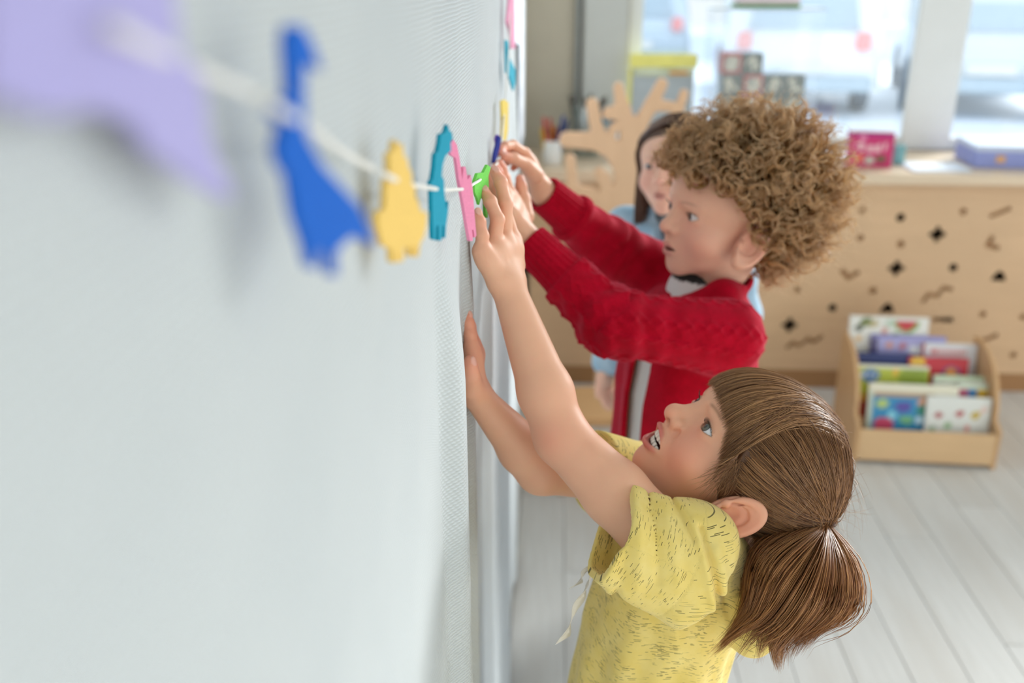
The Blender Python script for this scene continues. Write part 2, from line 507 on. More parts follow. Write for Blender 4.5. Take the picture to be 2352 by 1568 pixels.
printed('sheet', 0.9, 0.62, 30, 40, poster_fn, attr_mat('printed_paper', 0.55), po, (0.012, 0, 0), (0, 0, math.pi / 2))
box('backing', (0.0, -0.45, 0.0), (0.011, 0.45, 0.62), M_WHITE, po)

# ------------------------------------------------------------------ outside
gr = box('ground_outside', (-14, 4.0, -0.3), (30, 60, -0.1), plain('trodden_snow', (232, 238, 244), 0.8, 0.05, 1.2)); tag(gr, 'snow covered ground outside the window', None, None, 'structure')
def car(x, y, rz, paint, label, h=1.45):
    e = empty('parked_car', (x, y, -0.1), rz); tag(e, label, 'car', 'cars parked outside the window')
    M = plain('car_paint_%d' % paint[0], paint, 0.25, 0.02)
    dark = plain('car_glass_hazed', (176, 194, 206), 0.15); tyre_hazed = plain('tyre_hazed', (110, 120, 130), 0.8)  # outdoor glare and haze put into pale glass, tyre and paint colours
    body = [(-2.1, 0.35), (-2.15, 0.75), (-2.0, 0.95), (-1.75, h - 0.1), (-1.5, h), (0.3, h), (1.0, 0.95), (2.0, 0.8), (2.15, 0.55), (2.1, 0.3)]
    prism('body', body, -0.85, 0.85, M, e, 'xz', 0.05)
    prism('rear_window', [(-0.62, 0.98), (0.62, 0.98), (0.52, h - 0.14), (-0.52, h - 0.14)], -2.02, -1.86, dark, e, 'yz')
    for s in (-1, 1):
        prism('side_window', [(-1.6, 0.97), (0.75, 0.97), (0.2, h - 0.1), (-1.45, h - 0.1)], s * 0.84, s * 0.87, dark, e, 'xz')
        box('tail_light', (-2.19, s * 0.66 - 0.08, 0.76), (-2.08, s * 0.66 + 0.08, 0.96), plain('red_lens_hazed', (240, 160, 160), 0.3), e, 0.02)  # lens colour paled to hold the outdoor glare
        for wx in (-1.35, 1.35):
            wh_ = lathe('wheel', [(0.0, -0.1), (0.2, -0.1), (0.31, -0.08), (0.32, 0.0), (0.31, 0.08), (0.2, 0.1), (0.0, 0.1)], tyre_hazed, e, (wx, s * 0.8, 0.32), 20, (math.pi / 2, 0, 0))
            lathe('hub_cap', [(0.0, -0.112), (0.10, -0.112), (0.17, -0.104), (0.19, -0.098), (0.19, 0.098), (0.17, 0.104), (0.10, 0.112), (0.0, 0.112)], plain('hub_silver', (190, 196, 202), 0.35), wh_, None, 16)
    box('number_plate', (-2.19, -0.26, 0.5), (-2.12, 0.26, 0.62), M_WHITE, e)
    box('bumper', (-2.22, -0.8, 0.3), (-2.05, 0.8, 0.48), dark, e, 0.03)
    return e
car(5.6, 13.4, math.radians(74), (214, 222, 228), 'silver car with red tail light beyond the mullion', 1.42)
car(3.2, 13.6, math.radians(82), (238, 242, 246), 'white car parked left of the silver car', 1.62)
car(0.9, 17.5, math.radians(100), (196, 212, 224), 'blue grey car far outside the left window pane', 1.5)
car(8.6, 13.0, math.radians(70), (188, 204, 224), 'pale blue car seen through the second window', 1.5)
sb = prism('snow_bank', [(-9, 0.0), (-7, 0.5), (-3, 0.62), (2, 0.45), (7, 0.66), (12, 0.5), (16, 0.0)], 20, 23, plain('trodden_snow', (232, 238, 244)), None, 'xz', 0.1, (0, 0, -0.1))
tag(sb, 'low bank of ploughed snow behind the cars', 'snow bank')
bd = empty('far_building', (6, 30, -0.1)); tag(bd, 'cream coloured building far across the car park', 'building')
box('facade', (-10, 0, 0), (12, 3, 7), plain('cream_render', (240, 232, 222), 0.8), bd)
for k in range(6):
    w_ = box('window', (-8.4 + k * 3.2, -0.06, 1.0), (-6.9 + k * 3.2, 0.0, 2.6), plain('far_glass', (150, 168, 182), 0.2), bd)
# ================================================================== soft solid modelling: distance fields turned into smooth meshes
F32 = np.float32
def a32(v): return np.asarray(v, F32)
def smin(a, b, k):
    h = np.clip(0.5 + 0.5 * (b - a) / k, 0, 1)
    return b + (a - b) * h - k * h * (1 - h)
def smax(a, b, k): return -smin(-a, -b, k)
def ell(p, c, r, M=None):
    q = p - a32(c)
    if M is not None: q = q @ a32(M)
    r = a32(r)
    q1 = q / r; k0 = np.sqrt((q1 * q1).sum(-1)); q2 = q1 / r; k1 = np.sqrt((q2 * q2).sum(-1))
    return k0 * (k0 - 1) / (k1 + 1e-9)
def cap(p, a, b, ra, rb=None):
    rb = ra if rb is None else rb
    a = a32(a); ba = a32(b) - a; pa = p - a
    t = np.clip((pa @ ba) / F32(ba @ ba + 1e-12), 0, 1)
    d = pa - t[:, None] * ba
    return np.sqrt((d * d).sum(-1)) - (F32(ra) + F32(rb - ra) * t)
def ball(p, c, r):
    q = p - a32(c); return np.sqrt((q * q).sum(-1)) - F32(r)
def chain(p, pts, rad, k=None):
    d = None
    for i in range(len(pts) - 1):
        e = cap(p, pts[i], pts[i + 1], rad[i], rad[i + 1])
        d = e if d is None else (np.minimum(d, e) if k is None else smin(d, e, F32(k)))
    return d
def frame_from(fwd, up):
    x = unit(np.asarray(fwd, float)); z = np.asarray(up, float); z = unit(z - x * (z @ x)); y = np.cross(z, x)
    return np.stack([x, y, z], 1)      # columns: forward, left, up

def ev(f, pts, chunk=40000):
    out = np.empty(len(pts), F32)
    for i in range(0, len(pts), chunk): out[i:i + chunk] = f(pts[i:i + chunk])
    return out

def polygonize(f, lo, hi, h, blk=8, slack=1.35, project=2):
    lo = np.asarray(lo, float); hi = np.asarray(hi, float)
    nb = np.maximum(1, np.ceil((hi - lo) / (h * blk)).astype(int))
    n = nb * blk + 1
    ci = np.stack(np.meshgrid(*[np.arange(k) for k in nb], indexing='ij'), -1).reshape(-1, 3)
    cc = (lo + (ci + 0.5) * blk * h).astype(F32)
    dc = ev(f, cc)
    act = np.abs(dc) < 0.87 * blk * h * slack
    D = np.empty(tuple(n), F32)
    big = np.repeat(np.repeat(np.repeat(np.where(dc < 0, -1, 1).astype(F32).reshape(nb), blk, 0), blk, 1), blk, 2)
    D[:] = 1.0
    D[:-1, :-1, :-1] = big; del big
    oi = np.stack(np.meshgrid(*[np.arange(blk + 1)] * 3, indexing='ij'), -1).reshape(-1, 3)
    ca = ci[act]
    for s in range(0, len(ca), 400):
        gi = (ca[s:s + 400, None, :] * blk + oi[None]).reshape(-1, 3)
        D[gi[:, 0], gi[:, 1], gi[:, 2]] = ev(f, (lo + gi * h).astype(F32))
    S = D < 0
    mixed = np.zeros(tuple(n - 1), np.uint8)
    for dx in (0, 1):
        for dy in (0, 1):
            for dz in (0, 1):
                mixed += S[dx:n[0] - 1 + dx, dy:n[1] - 1 + dy, dz:n[2] - 1 + dz]
    cells = np.argwhere((mixed > 0) & (mixed < 8)); del mixed
    idx = np.full(tuple(n - 1), -1, np.int32)
    idx[cells[:, 0], cells[:, 1], cells[:, 2]] = np.arange(len(cells))
    corner = np.array([[a, b, c] for a in (0, 1) for b in (0, 1) for c in (0, 1)])
    vals = np.stack([D[cells[:, 0] + a, cells[:, 1] + b, cells[:, 2] + c] for a, b, c in corner], 1)
    acc = np.zeros((len(cells), 3)); cnt = np.zeros(len(cells))
    for i in range(8):
        for j in range(i + 1, 8):
            if np.abs(corner[i] - corner[j]).sum() != 1: continue
            a, b = vals[:, i], vals[:, j]; m = (a < 0) != (b < 0)
            t = a[m] / (a[m] - b[m])
            acc[m] += corner[i] + t[:, None] * (corner[j] - corner[i]); cnt[m] += 1
    V = (lo + (cells + acc / cnt[:, None]) * h).astype(F32)
    Q = []
    for ax in range(3):
        o1, o2 = [(1, 2), (2, 0), (0, 1)][ax]
        sl = [slice(1, n[k] - 1) for k in range(3)]; sl[ax] = slice(0, n[ax] - 1)
        sh = list(sl); sh[ax] = slice(1, n[ax])
        A, B = S[tuple(sl)], S[tuple(sh)]
        e = np.argwhere(A != B); off = np.array([s.start for s in sl]); e = e + off
        ins = S[e[:, 0], e[:, 1], e[:, 2]]
        def g(da, db):
            c = e.copy(); c[:, o1] -= da; c[:, o2] -= db
            return idx[c[:, 0], c[:, 1], c[:, 2]]
        q = np.stack([g(1, 1), g(0, 1), g(0, 0), g(1, 0)], 1)
        q[~ins] = q[~ins][:, ::-1]
        Q.append(q[(q >= 0).all(1)])
    Q = np.vstack(Q)
    for _ in range(project):        # pull every vertex onto the true surface
        d = ev(f, V); eps = F32(h * 0.35); G = np.empty_like(V)
        for k in range(3):
            o = np.zeros(3, F32); o[k] = eps
            G[:, k] = (ev(f, V + o) - ev(f, V - o)) / (2 * eps)
        gg = (G * G).sum(1) + 1e-6
        V = V - np.clip(d / gg, -h * 0.6, h * 0.6)[:, None] * G
    return V, Q
def join(parts):
    v, q, c, n = [], [], [], 0
    for V, Q, Cc in parts:
        v.append(V); q.append(Q + n); c.append(Cc); n += len(V)
    return np.vstack(v), np.vstack(q), np.vstack(c)

# ------------------------------------------------------------------ skin tones, in the thing's own colours
SKIN = np.array(lin((238, 184, 152))); SKIN_PINK = np.array(lin((232, 134, 114))); LIP = np.array(lin((205, 112, 106)))
NAIL = np.array(lin((236, 184, 170))); MOUTH = np.array(lin((120, 40, 40)))
def blend(c, w, col):
    w = np.clip(w, 0, 1)[:, None]; return c * (1 - w) + np.asarray(col) * w
def gauss(p, c, s): return np.exp(-((p - a32(c)) ** 2).sum(-1) / (2 * s * s))

# ------------------------------------------------------------------ a child's head, local axes: forward, left, up
def lens2(y, z, a, hu, hl):
    Ru = (a * a + hu * hu) / (2 * hu); Rl = (a * a + hl * hl) / (2 * hl)
    return np.maximum(np.sqrt(y * y + (z - (hu - Ru)) ** 2) - Ru, np.sqrt(y * y + (z + (hl - Rl)) ** 2) - Rl)

class Head:
    def __init__(s, smile=1.0, open_=1.0, ear=True, lid=1.0, eye_out=0.0):
        s.smile, s.open, s.ear, s.lid = smile, open_, ear, lid
        s.eye = V3(0.0655, 0.031, -0.002); s.er = 0.0116
        cw = 0.0240 * (0.75 + 0.25 * smile)
        zc = -0.0545 + 0.0005 * smile
        s.mz = zc; s.mw = cw; s.hu = 0.0025 + 0.0072 * open_; s.hl = 0.0012 + 0.0075 * open_
        # lip centre lines
        ys = np.linspace(-1, 1, 9)
        up, lo = [], []
        for t in ys:
            x = 0.0925 - 0.0165 * abs(t) ** 1.8
            cz = zc - 0.0010 * abs(t) ** 1.5
            up.append((x + 0.001, t * cw, cz + s.hu * (1 - t * t) + 0.0018 - 0.0006 * (1 - abs(t))))
            lo.append((x - 0.0025 * (1 - t * t), t * cw, cz - s.hl * (1 - t * t) - 0.0022))
        s.up, s.lo = up, lo
        s.rup = [0.0017 + (0.0020 - 0.0006 * smile) * (1 - abs(t) ** 2) for t in ys]
        s.rlo = [0.0019 + (0.0028 - 0.0006 * smile) * (1 - abs(t) ** 2) for t in ys]
        # ear frame
        a = math.radians(34)
        s.ec = V3(0.002, 0.0785, -0.034)
    def lips(s, p):
        q = p
        return chain(q, s.up, s.rup), chain(q, s.lo, s.rlo)
    def ear_d(s, p, side):
        q = p.copy(); q[:, 1] *= side
        q = (q - a32(s.ec)) / F32(1.1)
        a = math.radians(30)       # long axis leans back
        up = V3(-math.sin(a), 0, math.cos(a)); fw = V3(math.cos(a), 0, math.sin(a))
        flare = math.radians(24)   # plate turns outwards
        lf = V3(0, 1, 0)
        # plate axes: back edge stands out from the skull
        bk = unit(-fw * math.cos(flare) + lf * math.sin(flare)); nrm = unit(np.cross(bk, up))
        if nrm[1] < 0: nrm = -nrm
        u = q @ a32(bk); v = q @ a32(up); w = q @ a32(nrm)
        # outer outline: egg, wider on top
        rw = 0.0176 + 0.015 * np.clip(v, -0.03, 0.03) ; rh = 0.0285
        ang = np.arctan2(v / rh, u / rw)
        rr = np.sqrt((u / rw) ** 2 + (v / rh) ** 2)
        de = (rr - 1) * 0.0165
        plate = np.maximum(de, np.abs(w + 0.10 * de + 0.0036) - 0.0026) - 0.0008
        helix = np.sqrt((de + 0.0022) ** 2 + (w - 0.0034) ** 2) - 0.0031
        # helix fades at front
        front = np.clip((-u / 0.0165 - 0.55) * 3, 0, 1) * np.clip((0.012 - v) / 0.01, 0, 1)
        helix = helix + front * 0.002
        d = smin(plate, helix, 0.002)
        # antihelix ridge
        de2 = (np.sqrt(((u - 0.0005) / (rw * 0.62)) ** 2 + ((v - 0.001) / (rh * 0.60)) ** 2) - 1) * 0.0100
        anti = np.sqrt(de2 ** 2 + (w - 0.0020) ** 2) - 0.0026 + np.clip(-u * 0.25, 0, 0.004)
        d = smin(d, anti, 0.0022)
        # concha bowl and tragus
        bowl = np.sqrt(((u + 0.0035) / 1.0) ** 2 + ((v + 0.002) / 1.35) ** 2 + ((w - 0.0050) / 0.85) ** 2) - 0.0080
        d = smax(d, -bowl, 0.0018)
        trag = np.sqrt((u + 0.0135) ** 2 + (v + 0.004) ** 2 + (w - 0.0015) ** 2) - 0.0042
        d = smin(d, trag, 0.002)
        lobe = np.sqrt(((u + 0.004) / 0.0085) ** 2 + ((v + 0.0245) / 0.0085) ** 2 + ((w - 0.001) / 0.0040) ** 2)
        d = smin(d, (lobe - 1) * 0.0040, 0.003)
        return d
    def sdf(s, p):
        ay = p.copy(); ay[:, 1] = np.abs(ay[:, 1])           # mirror symmetry
        d = ell(p, (-0.014, 0, 0.018), (0.089, 0.0715, 0.072))
        d = smin(d, ell(p, (0.026, 0, 0.020), (0.0595, 0.0615, 0.052)), 0.022)
        d = smin(d, ell(p, (0.028, 0, -0.030), (0.0555, 0.0555, 0.050)), 0.020)
        d = smin(d, ell(p, (0.036, 0, -0.056), (0.047, 0.043, 0.0385)), 0.018)
        d = smin(d, ball(p, (0.0675, 0, -0.0785), 0.0185), 0.014)
        ck = 0.0015 * s.smile
        d = smin(d, ell(ay, (0.0500 + ck, 0.0320, -0.0345 + ck), (0.0285, 0.0255, 0.0245)), 0.012)
        d = smin(d, ell(p, (0.067, 0, -0.050), (0.0225, 0.026, 0.022)), 0.010)
        # brow
        d = smin(d, cap(ay, (0.074, 0.010, 0.0135), (0.062, 0.038, 0.0135), 0.0085, 0.008), 0.010)
        # eye hollow
        d = smax(d, -ell(ay, (0.0925, 0.0300, -0.0015), (0.0165, 0.0165, 0.0085)), 0.010)
        d = smax(d, -ell(ay, (0.0905, 0.0145, 0.001), (0.011, 0.007, 0.010)), 0.008)
        # nose
        n = cap(p, (0.0765, 0, 0.006), (0.0925, 0, -0.019), 0.0068, 0.0080)
        n = smin(n, ball(p, (0.0955, 0, -0.0228), 0.0094), 0.006)
        n = smin(n, ball(ay, (0.0880, 0.0100, -0.0258), 0.0070), 0.005)
        n = smin(n, cap(p, (0.090, 0, -0.0285), (0.086, 0, -0.036), 0.005, 0.005), 0.006)
        d = smin(d, n, 0.0085)
        d = smax(d, -ell(ay, (0.0940, 0.0058, -0.0325), (0.0044, 0.0033, 0.0062)), 0.0014)
        # lids over the eyeball
        c = s.eye
        q = ay - a32(c)
        R = np.sqrt((q * q).sum(-1))
        d = smin(d, R - F32(s.er + 0.0016), 0.0035)
        yaw = math.radians(12)
        xx = q[:, 0] * math.cos(yaw) + q[:, 1] * math.sin(yaw); yy = -q[:, 0] * math.sin(yaw) + q[:, 1] * math.cos(yaw)
        zz = q[:, 2] - 0.06 * yy
        opening = np.maximum(lens2(yy, zz, 0.0112, 0.0056 * s.lid, 0.0040 * s.lid), 0.0045 - xx)
        d = smax(d, -opening, 0.0006)
        # crease above the lid
        crease = np.abs(np.sqrt(yy ** 2 + (zz - (0.0078 - 0.0150)) ** 2) - 0.0150)
        d = d + 0.0007 * np.exp(-(crease / 0.0009) ** 2) * (xx > 0.004) * (np.abs(yy) < 0.011) * (zz > 0.003)
        # mouth
        lu, ll = s.lips(p)
        d = smin(d, lu, 0.0040); d = smin(d, ll, 0.0040)
        mo = lens2(p[:, 1], p[:, 2] - s.mz + 0.0008 * (p[:, 1] / 0.02) ** 2, s.mw * 0.90, s.hu, s.hl)
        mo = np.maximum(mo, 0.068 - p[:, 0])
        d = smax(d, -mo, 0.0012)
        # smile fold
        sf = cap(ay, (0.083, 0.0165, -0.030), (0.069, 0.0300, -0.0535), 0.0012)
        d = d + 0.0020 * s.smile * np.exp(-(np.maximum(sf, 0) / 0.0032) ** 2)
        if s.ear:
            d = smin(d, s.ear_d(p, 1.0), 0.0035)
            d = smin(d, s.ear_d(p, -1.0), 0.0035)
        return d
    def color(s, p, pale=0.0):
        n = len(p); c = np.tile(SKIN, (n, 1))
        ay = p.copy(); ay[:, 1] = np.abs(ay[:, 1])
        c = blend(c, 0.55 * gauss(ay, (0.066, 0.038, -0.036), 0.019), SKIN_PINK)
        c = blend(c, 0.35 * gauss(p, (0.104, 0, -0.024), 0.009), SKIN_PINK)
        c = blend(c, 0.25 * gauss(p, (0.086, 0, -0.085), 0.011), SKIN_PINK)
        c = blend(c, 0.50 * gauss(ay, (-0.004, 0.080, -0.033), 0.022), SKIN_PINK)
        c = blend(c, 0.30 * gauss(ay, (0.076, 0.030, -0.010), 0.009), SKIN_PINK)
        lu, ll = s.lips(p); l = np.minimum(lu, ll)
        c = blend(c, 0.9 * (1 - np.clip(l / 0.0010, 0, 1)), LIP)
        lx = 0.0925 - 0.0165 * np.clip(np.abs(p[:, 1]) / s.mw, 0, 1) ** 1.8
        inside = (p[:, 0] < lx - 0.0045) & (np.abs(p[:, 1]) < s.mw * 0.92) & (p[:, 2] > s.mz - s.hl - 0.001) & (p[:, 2] < s.mz + s.hu + 0.001) & (p[:, 0] > 0.06)
        c[inside] = MOUTH
        c = blend(c, 0.75 * gauss(ay, (0.0935, 0.0058, -0.0300), 0.0030), np.array(lin((150, 70, 60))))  # dark of the nostril hollows put into the skin colour
        # eyebrows: soft brown hair on the brow
        bz = 0.0150 + 0.0022 * np.sin(np.clip((ay[:, 1] - 0.014) / 0.030, 0, 1) * math.pi) + 0.03 * (ay[:, 1] - 0.014)
        bw = np.exp(-((p[:, 2] - bz) / 0.0020) ** 2) * np.clip((ay[:, 1] - 0.013) / 0.006, 0, 1) * np.clip((0.045 - ay[:, 1]) / 0.010, 0, 1) * (p[:, 0] > 0.04)
        c = blend(c, 0.62 * bw, np.array(lin((150, 104, 74))))
        # lash line
        q = ay - a32(s.eye); R = np.sqrt((q * q).sum(-1))
        near = (R < s.er + 0.0021) & (q[:, 0] > 0.002)
        ln = lens2(q[:, 1] - q[:, 0] * 0.2, q[:, 2] - 0.06 * q[:, 1], 0.0112, 0.0056 * s.lid, 0.0040 * s.lid)
        c = blend(c, near * 0.75 * np.exp(-(ln / 0.0008) ** 2) * np.where(q[:, 2] > 0, 1.0, 0.45), np.array(lin((84, 54, 44))))
        return c

def eye_mat(name, iris):
    m, nt, b = new_mat(name)
    t = nt.nodes.new('ShaderNodeTexCoord'); sx = nt.nodes.new('ShaderNodeSeparateXYZ'); nt.links.new(t.outputs['Object'], sx.inputs[0])
    rr = math_n(nt, 'SQRT', math_n(nt, 'ADD', math_n(nt, 'MULTIPLY', sx.outputs[1], sx.outputs[1]), math_n(nt, 'MULTIPLY', sx.outputs[2], sx.outputs[2])))
    f = noise(nt, t.outputs['Object'], 900, 3)
    ic = mixc(nt, f, tuple(x * 0.55 for x in lin(iris)), lin(iris))
    c = mixc(nt, ramp(nt, rr, 0.0052, 0.0057), ic, lin((226, 224, 226)))
    c = mixc(nt, math_n(nt, 'MULTIPLY', ramp(nt, rr, 0.0044, 0.0052), math_n(nt, 'SUBTRACT', 1.0, ramp(nt, rr, 0.0052, 0.006))), c, (0.03, 0.025, 0.02))
    c2 = mixc(nt, ramp(nt, rr, 0.0022, 0.0026), (0.006, 0.005, 0.005), c)
    nt.links.new(c2, b.inputs['Base Color'])
    b.inputs['Roughness'].default_value = 0.06; b.inputs['Coat Weight'].default_value = 0.6
    return m

def eyes_for(head, M, o, mat_, parent, gaze=(1, 0, 0)):
    """two eyeballs, each looking along gaze (head axes)"""
    Fm = frame_from(np.asarray(gaze, float), (0, 0, 1))
    n, k = 28, 20
    th = np.linspace(0, np.pi, k); ph = np.arange(n) * 2 * np.pi / n
    r = head.er
    prof = []
    for t in th:
        rad = r * (1 + 0.05 * math.exp(-(t / 0.32) ** 2)); prof.append((rad * math.sin(t), rad * math.cos(t)))
    for side in (1, -1):
        pr = np.array(prof)
        v = np.stack([np.repeat(pr[:, 1][:, None], n, 1), pr[:, 0][:, None] * np.cos(ph), pr[:, 0][:, None] * np.sin(ph)], -1).reshape(-1, 3)
        i, j = np.meshgrid(np.arange(k - 1), np.arange(n), indexing='ij')
        q = np.stack([i * n + j, (i + 1) * n + j, (i + 1) * n + (j + 1) % n, i * n + (j + 1) % n], -1).reshape(-1, 4)
        e = link('eye', np_mesh('eye', v, q), mat_, parent)
        W_ = np.eye(4); W_[:3, :3] = M @ Fm; W_[:3, 3] = o + M @ (head.eye * V3(1, side, 1))
        e.matrix_basis = Matrix(W_.tolist())

def skin_mat(name):
    m, nt, b = new_mat(name)
    a = nt.nodes.new('ShaderNodeAttribute'); a.attribute_name = 'Col'
    v = coords(nt)
    f = noise(nt, v, 60, 4); f2 = noise(nt, v, 900, 3)
    c = mixc(nt, math_n(nt, 'MULTIPLY', ramp(nt, f, 0.4, 0.75), 0.10), a.outputs['Color'], lin((222, 150, 130)))
    nt.links.new(c, b.inputs['Base Color'])
    b.inputs['Roughness'].default_value = 0.48
    b.inputs['Specular IOR Level'].default_value = 0.38
    b.inputs['Subsurface Weight'].default_value = 0.22
    b.inputs['Subsurface Radius'].default_value = (0.009, 0.0035, 0.002)
    b.inputs['Subsurface Scale'].default_value = 1.0
    bump(nt, b, f2, 0.10, 0.0004)
    return m
M_SKIN = skin_mat('warm_skin')

# ------------------------------------------------------------------ hands: joints in world space
def hand_sdf(p, J, sc=1.0, k=0.0032):
    """J: dict wrist, and per finger a list of joints (knuckle .. tip); thumb has its own root"""
    d = None
    order = [f for f in ('index', 'middle', 'ring', 'pinky') if f in J]
    R = {'index': (0.0082, 0.0070, 0.0063, 0.0054), 'middle': (0.0084, 0.0072, 0.0064, 0.0055), 'ring': (0.0080, 0.0068, 0.0061, 0.0052), 'pinky': (0.0074, 0.0061, 0.0054, 0.0047)}
    w = J['wrist']
    wr = J.get('wrist_pts', {})
    for f in order:
        pts = J[f]; r = [x * sc for x in R[f]]
        root = wr.get(f, w)
        e = cap(p, root, pts[0], 0.0115 * sc, 0.0098 * sc)
        d = e if d is None else smin(d, e, 0.010 * sc)
    for a, b_ in zip(order[:-1], order[1:]):
        e = cap(p, J[a][0] * 0.8 + w * 0.2, J[b_][0] * 0.8 + w * 0.2, 0.0088 * sc)
        d = smin(d, e, 0.010 * sc)
    fin = None
    for f in order:
        pts = J[f]; r = [x * sc for x in R[f]]
        e = chain(p, pts, r, 0.0015)
        for q in pts[1:3]: e = smin(e, ball(p, q, r[1] * 1.02), 0.002)
        fin = e if fin is None else np.minimum(fin, smin(fin, e, 0.0012))
    d = smin(d, fin, k)
    if 'thumb' in J:
        t = J['thumb']
        e = chain(p, t, [0.0128 * sc, 0.0090 * sc, 0.0078 * sc, 0.0060 * sc], 0.004)
        d = smin(d, e, 0.0055)
    for n_ in J.get('nails', []):
        c, nx, ny, nz, L, Wd = n_
        Mx = np.stack([nx, ny, nz], 1)
        d = smin(d, ell(p, c, (L, Wd, 0.0011), Mx), 0.0006)
    return d
def hand_color(p, J, base):
    c = base
    for f in ('index', 'middle', 'ring', 'pinky', 'thumb'):
        if f not in J: continue
        c = blend(c, 0.55 * gauss(p, J[f][-1], 0.009), SKIN_PINK)
        for q in J[f][:-1]: c = blend(c, 0.22 * gauss(p, q, 0.008), SKIN_PINK)
    for n_ in J.get('nails', []):
        cc, nx, ny, nz, L, Wd = n_
        q = p - a32(cc); u = np.abs(q @ a32(nx)) / L; v = np.abs(q @ a32(ny)) / Wd; w = q @ a32(nz)
        ins = np.clip((1.05 - np.sqrt(u ** 2 + v ** 2)) * 6, 0, 1) * (w > -0.0006)
        c = blend(c, 0.8 * ins, NAIL)
    return c
def nail(pts, nrm, L=0.0052, Wd=0.0042, r=0.0050):
    ax = unit(pts[-1] - pts[-2]); nz = unit(nrm - ax * (nrm @ ax)); ny = np.cross(nz, ax)
    c = pts[-1] + ax * 0.0005 + nz * r
    return (c, unit(ax - nz * 0.25), ny, unit(nz + ax * 0.25), L, Wd)
# ================================================================== the girl in the yellow T-shirt
def hair_mat(name, rough=0.34, trans=0.12, spec=0.5):
    m = bpy.data.materials.new(name); m.use_nodes = True
    nt = m.node_tree; b = nt.nodes['Principled BSDF']; o = nt.nodes['Material Output']
    a = nt.nodes.new('ShaderNodeAttribute'); a.attribute_name = 'Col'
    f = noise(nt, coords(nt), 240, 3)
    c = mixc(nt, math_n(nt, 'MULTIPLY', f, 0.35), a.outputs['Color'], mixc(nt, 0.5, a.outputs['Color'], (0.02, 0.01, 0.006)))
    nt.links.new(c, b.inputs['Base Color'])
    b.inputs['Roughness'].default_value = rough; b.inputs['Specular IOR Level'].default_value = spec
    t = nt.nodes.new('ShaderNodeBsdfTranslucent'); nt.links.new(a.outputs['Color'], t.inputs[0])
    mx = nt.nodes.new('ShaderNodeMixShader'); mx.inputs[0].default_value = trans
    nt.links.new(b.outputs[0], mx.inputs[1]); nt.links.new(t.outputs[0], mx.inputs[2]); nt.links.new(mx.outputs[0], o.inputs[0])
    return m

def strands(name, L, r0, cols, m, parent, taper=0.25, sides=3):
    L = np.asarray(L); N, K, _ = L.shape
    t = np.linspace(0, 1, K)
    prof = np.clip(np.minimum(1.0, (1 - t) / 0.35 * (1 - taper) + taper), 0, 1) * np.minimum(1.0, t / 0.04 + 0.6)
    r = np.asarray(r0).reshape(-1, 1) * prof[None]
    v, q, c = tubes(L, r, sides, cols)
    o = link(name, np_mesh(name, v, q, col=c), m, parent)
    if name in ('flyaway_hair', 'wisp', 'frizz'): o['kind'] = 'stuff'      # loose single hairs nobody could count
    return o

def push_out(f, L, off):
    """lift strand points so they lie at least off outside the solid f"""
    sh = L.shape; p = L.reshape(-1, 3).astype(F32); off = np.broadcast_to(off, sh[:2]).reshape(-1)
    for _ in range(3):
        d = ev(f, p); e = F32(0.0015); G = np.empty_like(p)
        for k in range(3):
            o = np.zeros(3, F32); o[k] = e
            G[:, k] = (ev(f, p + o) - ev(f, p - o)) / (2 * e)
        G /= np.linalg.norm(G, axis=1, keepdims=True) + 1e-6
        p = p + np.maximum(off - d, 0)[:, None] * G
    return p.reshape(sh).astype(float)

def press(f, L, off):
    """lay strand points exactly at height off over the solid f"""
    sh = L.shape; p = L.reshape(-1, 3).astype(F32); off = np.broadcast_to(off, sh[:2]).reshape(-1)
    for _ in range(4):
        d = ev(f, p); e = F32(0.0015); G = np.empty_like(p)
        for k in range(3):
            o = np.zeros(3, F32); o[k] = e
            G[:, k] = (ev(f, p + o) - ev(f, p - o)) / (2 * e)
        G /= np.linalg.norm(G, axis=1, keepdims=True) + 1e-6
        p = p + (off - d)[:, None] * G
    return p.reshape(sh).astype(float)

def skull(p):
    d = ell(p, (-0.014, 0, 0.018), (0.089, 0.0715, 0.072))
    d = smin(d, ell(p, (0.026, 0, 0.020), (0.0595, 0.0615, 0.052)), 0.022)
    d = smin(d, ell(p, (0.022, 0, -0.030), (0.050, 0.0560, 0.050)), 0.020)
    return d
def hair_tones(n, a, b, rng, spread=1.0):
    t = np.clip(rng.normal(0.45, 0.28 * spread, n), 0, 1)[:, None]
    return np.array(lin(a)) * (1 - t) + np.array(lin(b)) * t

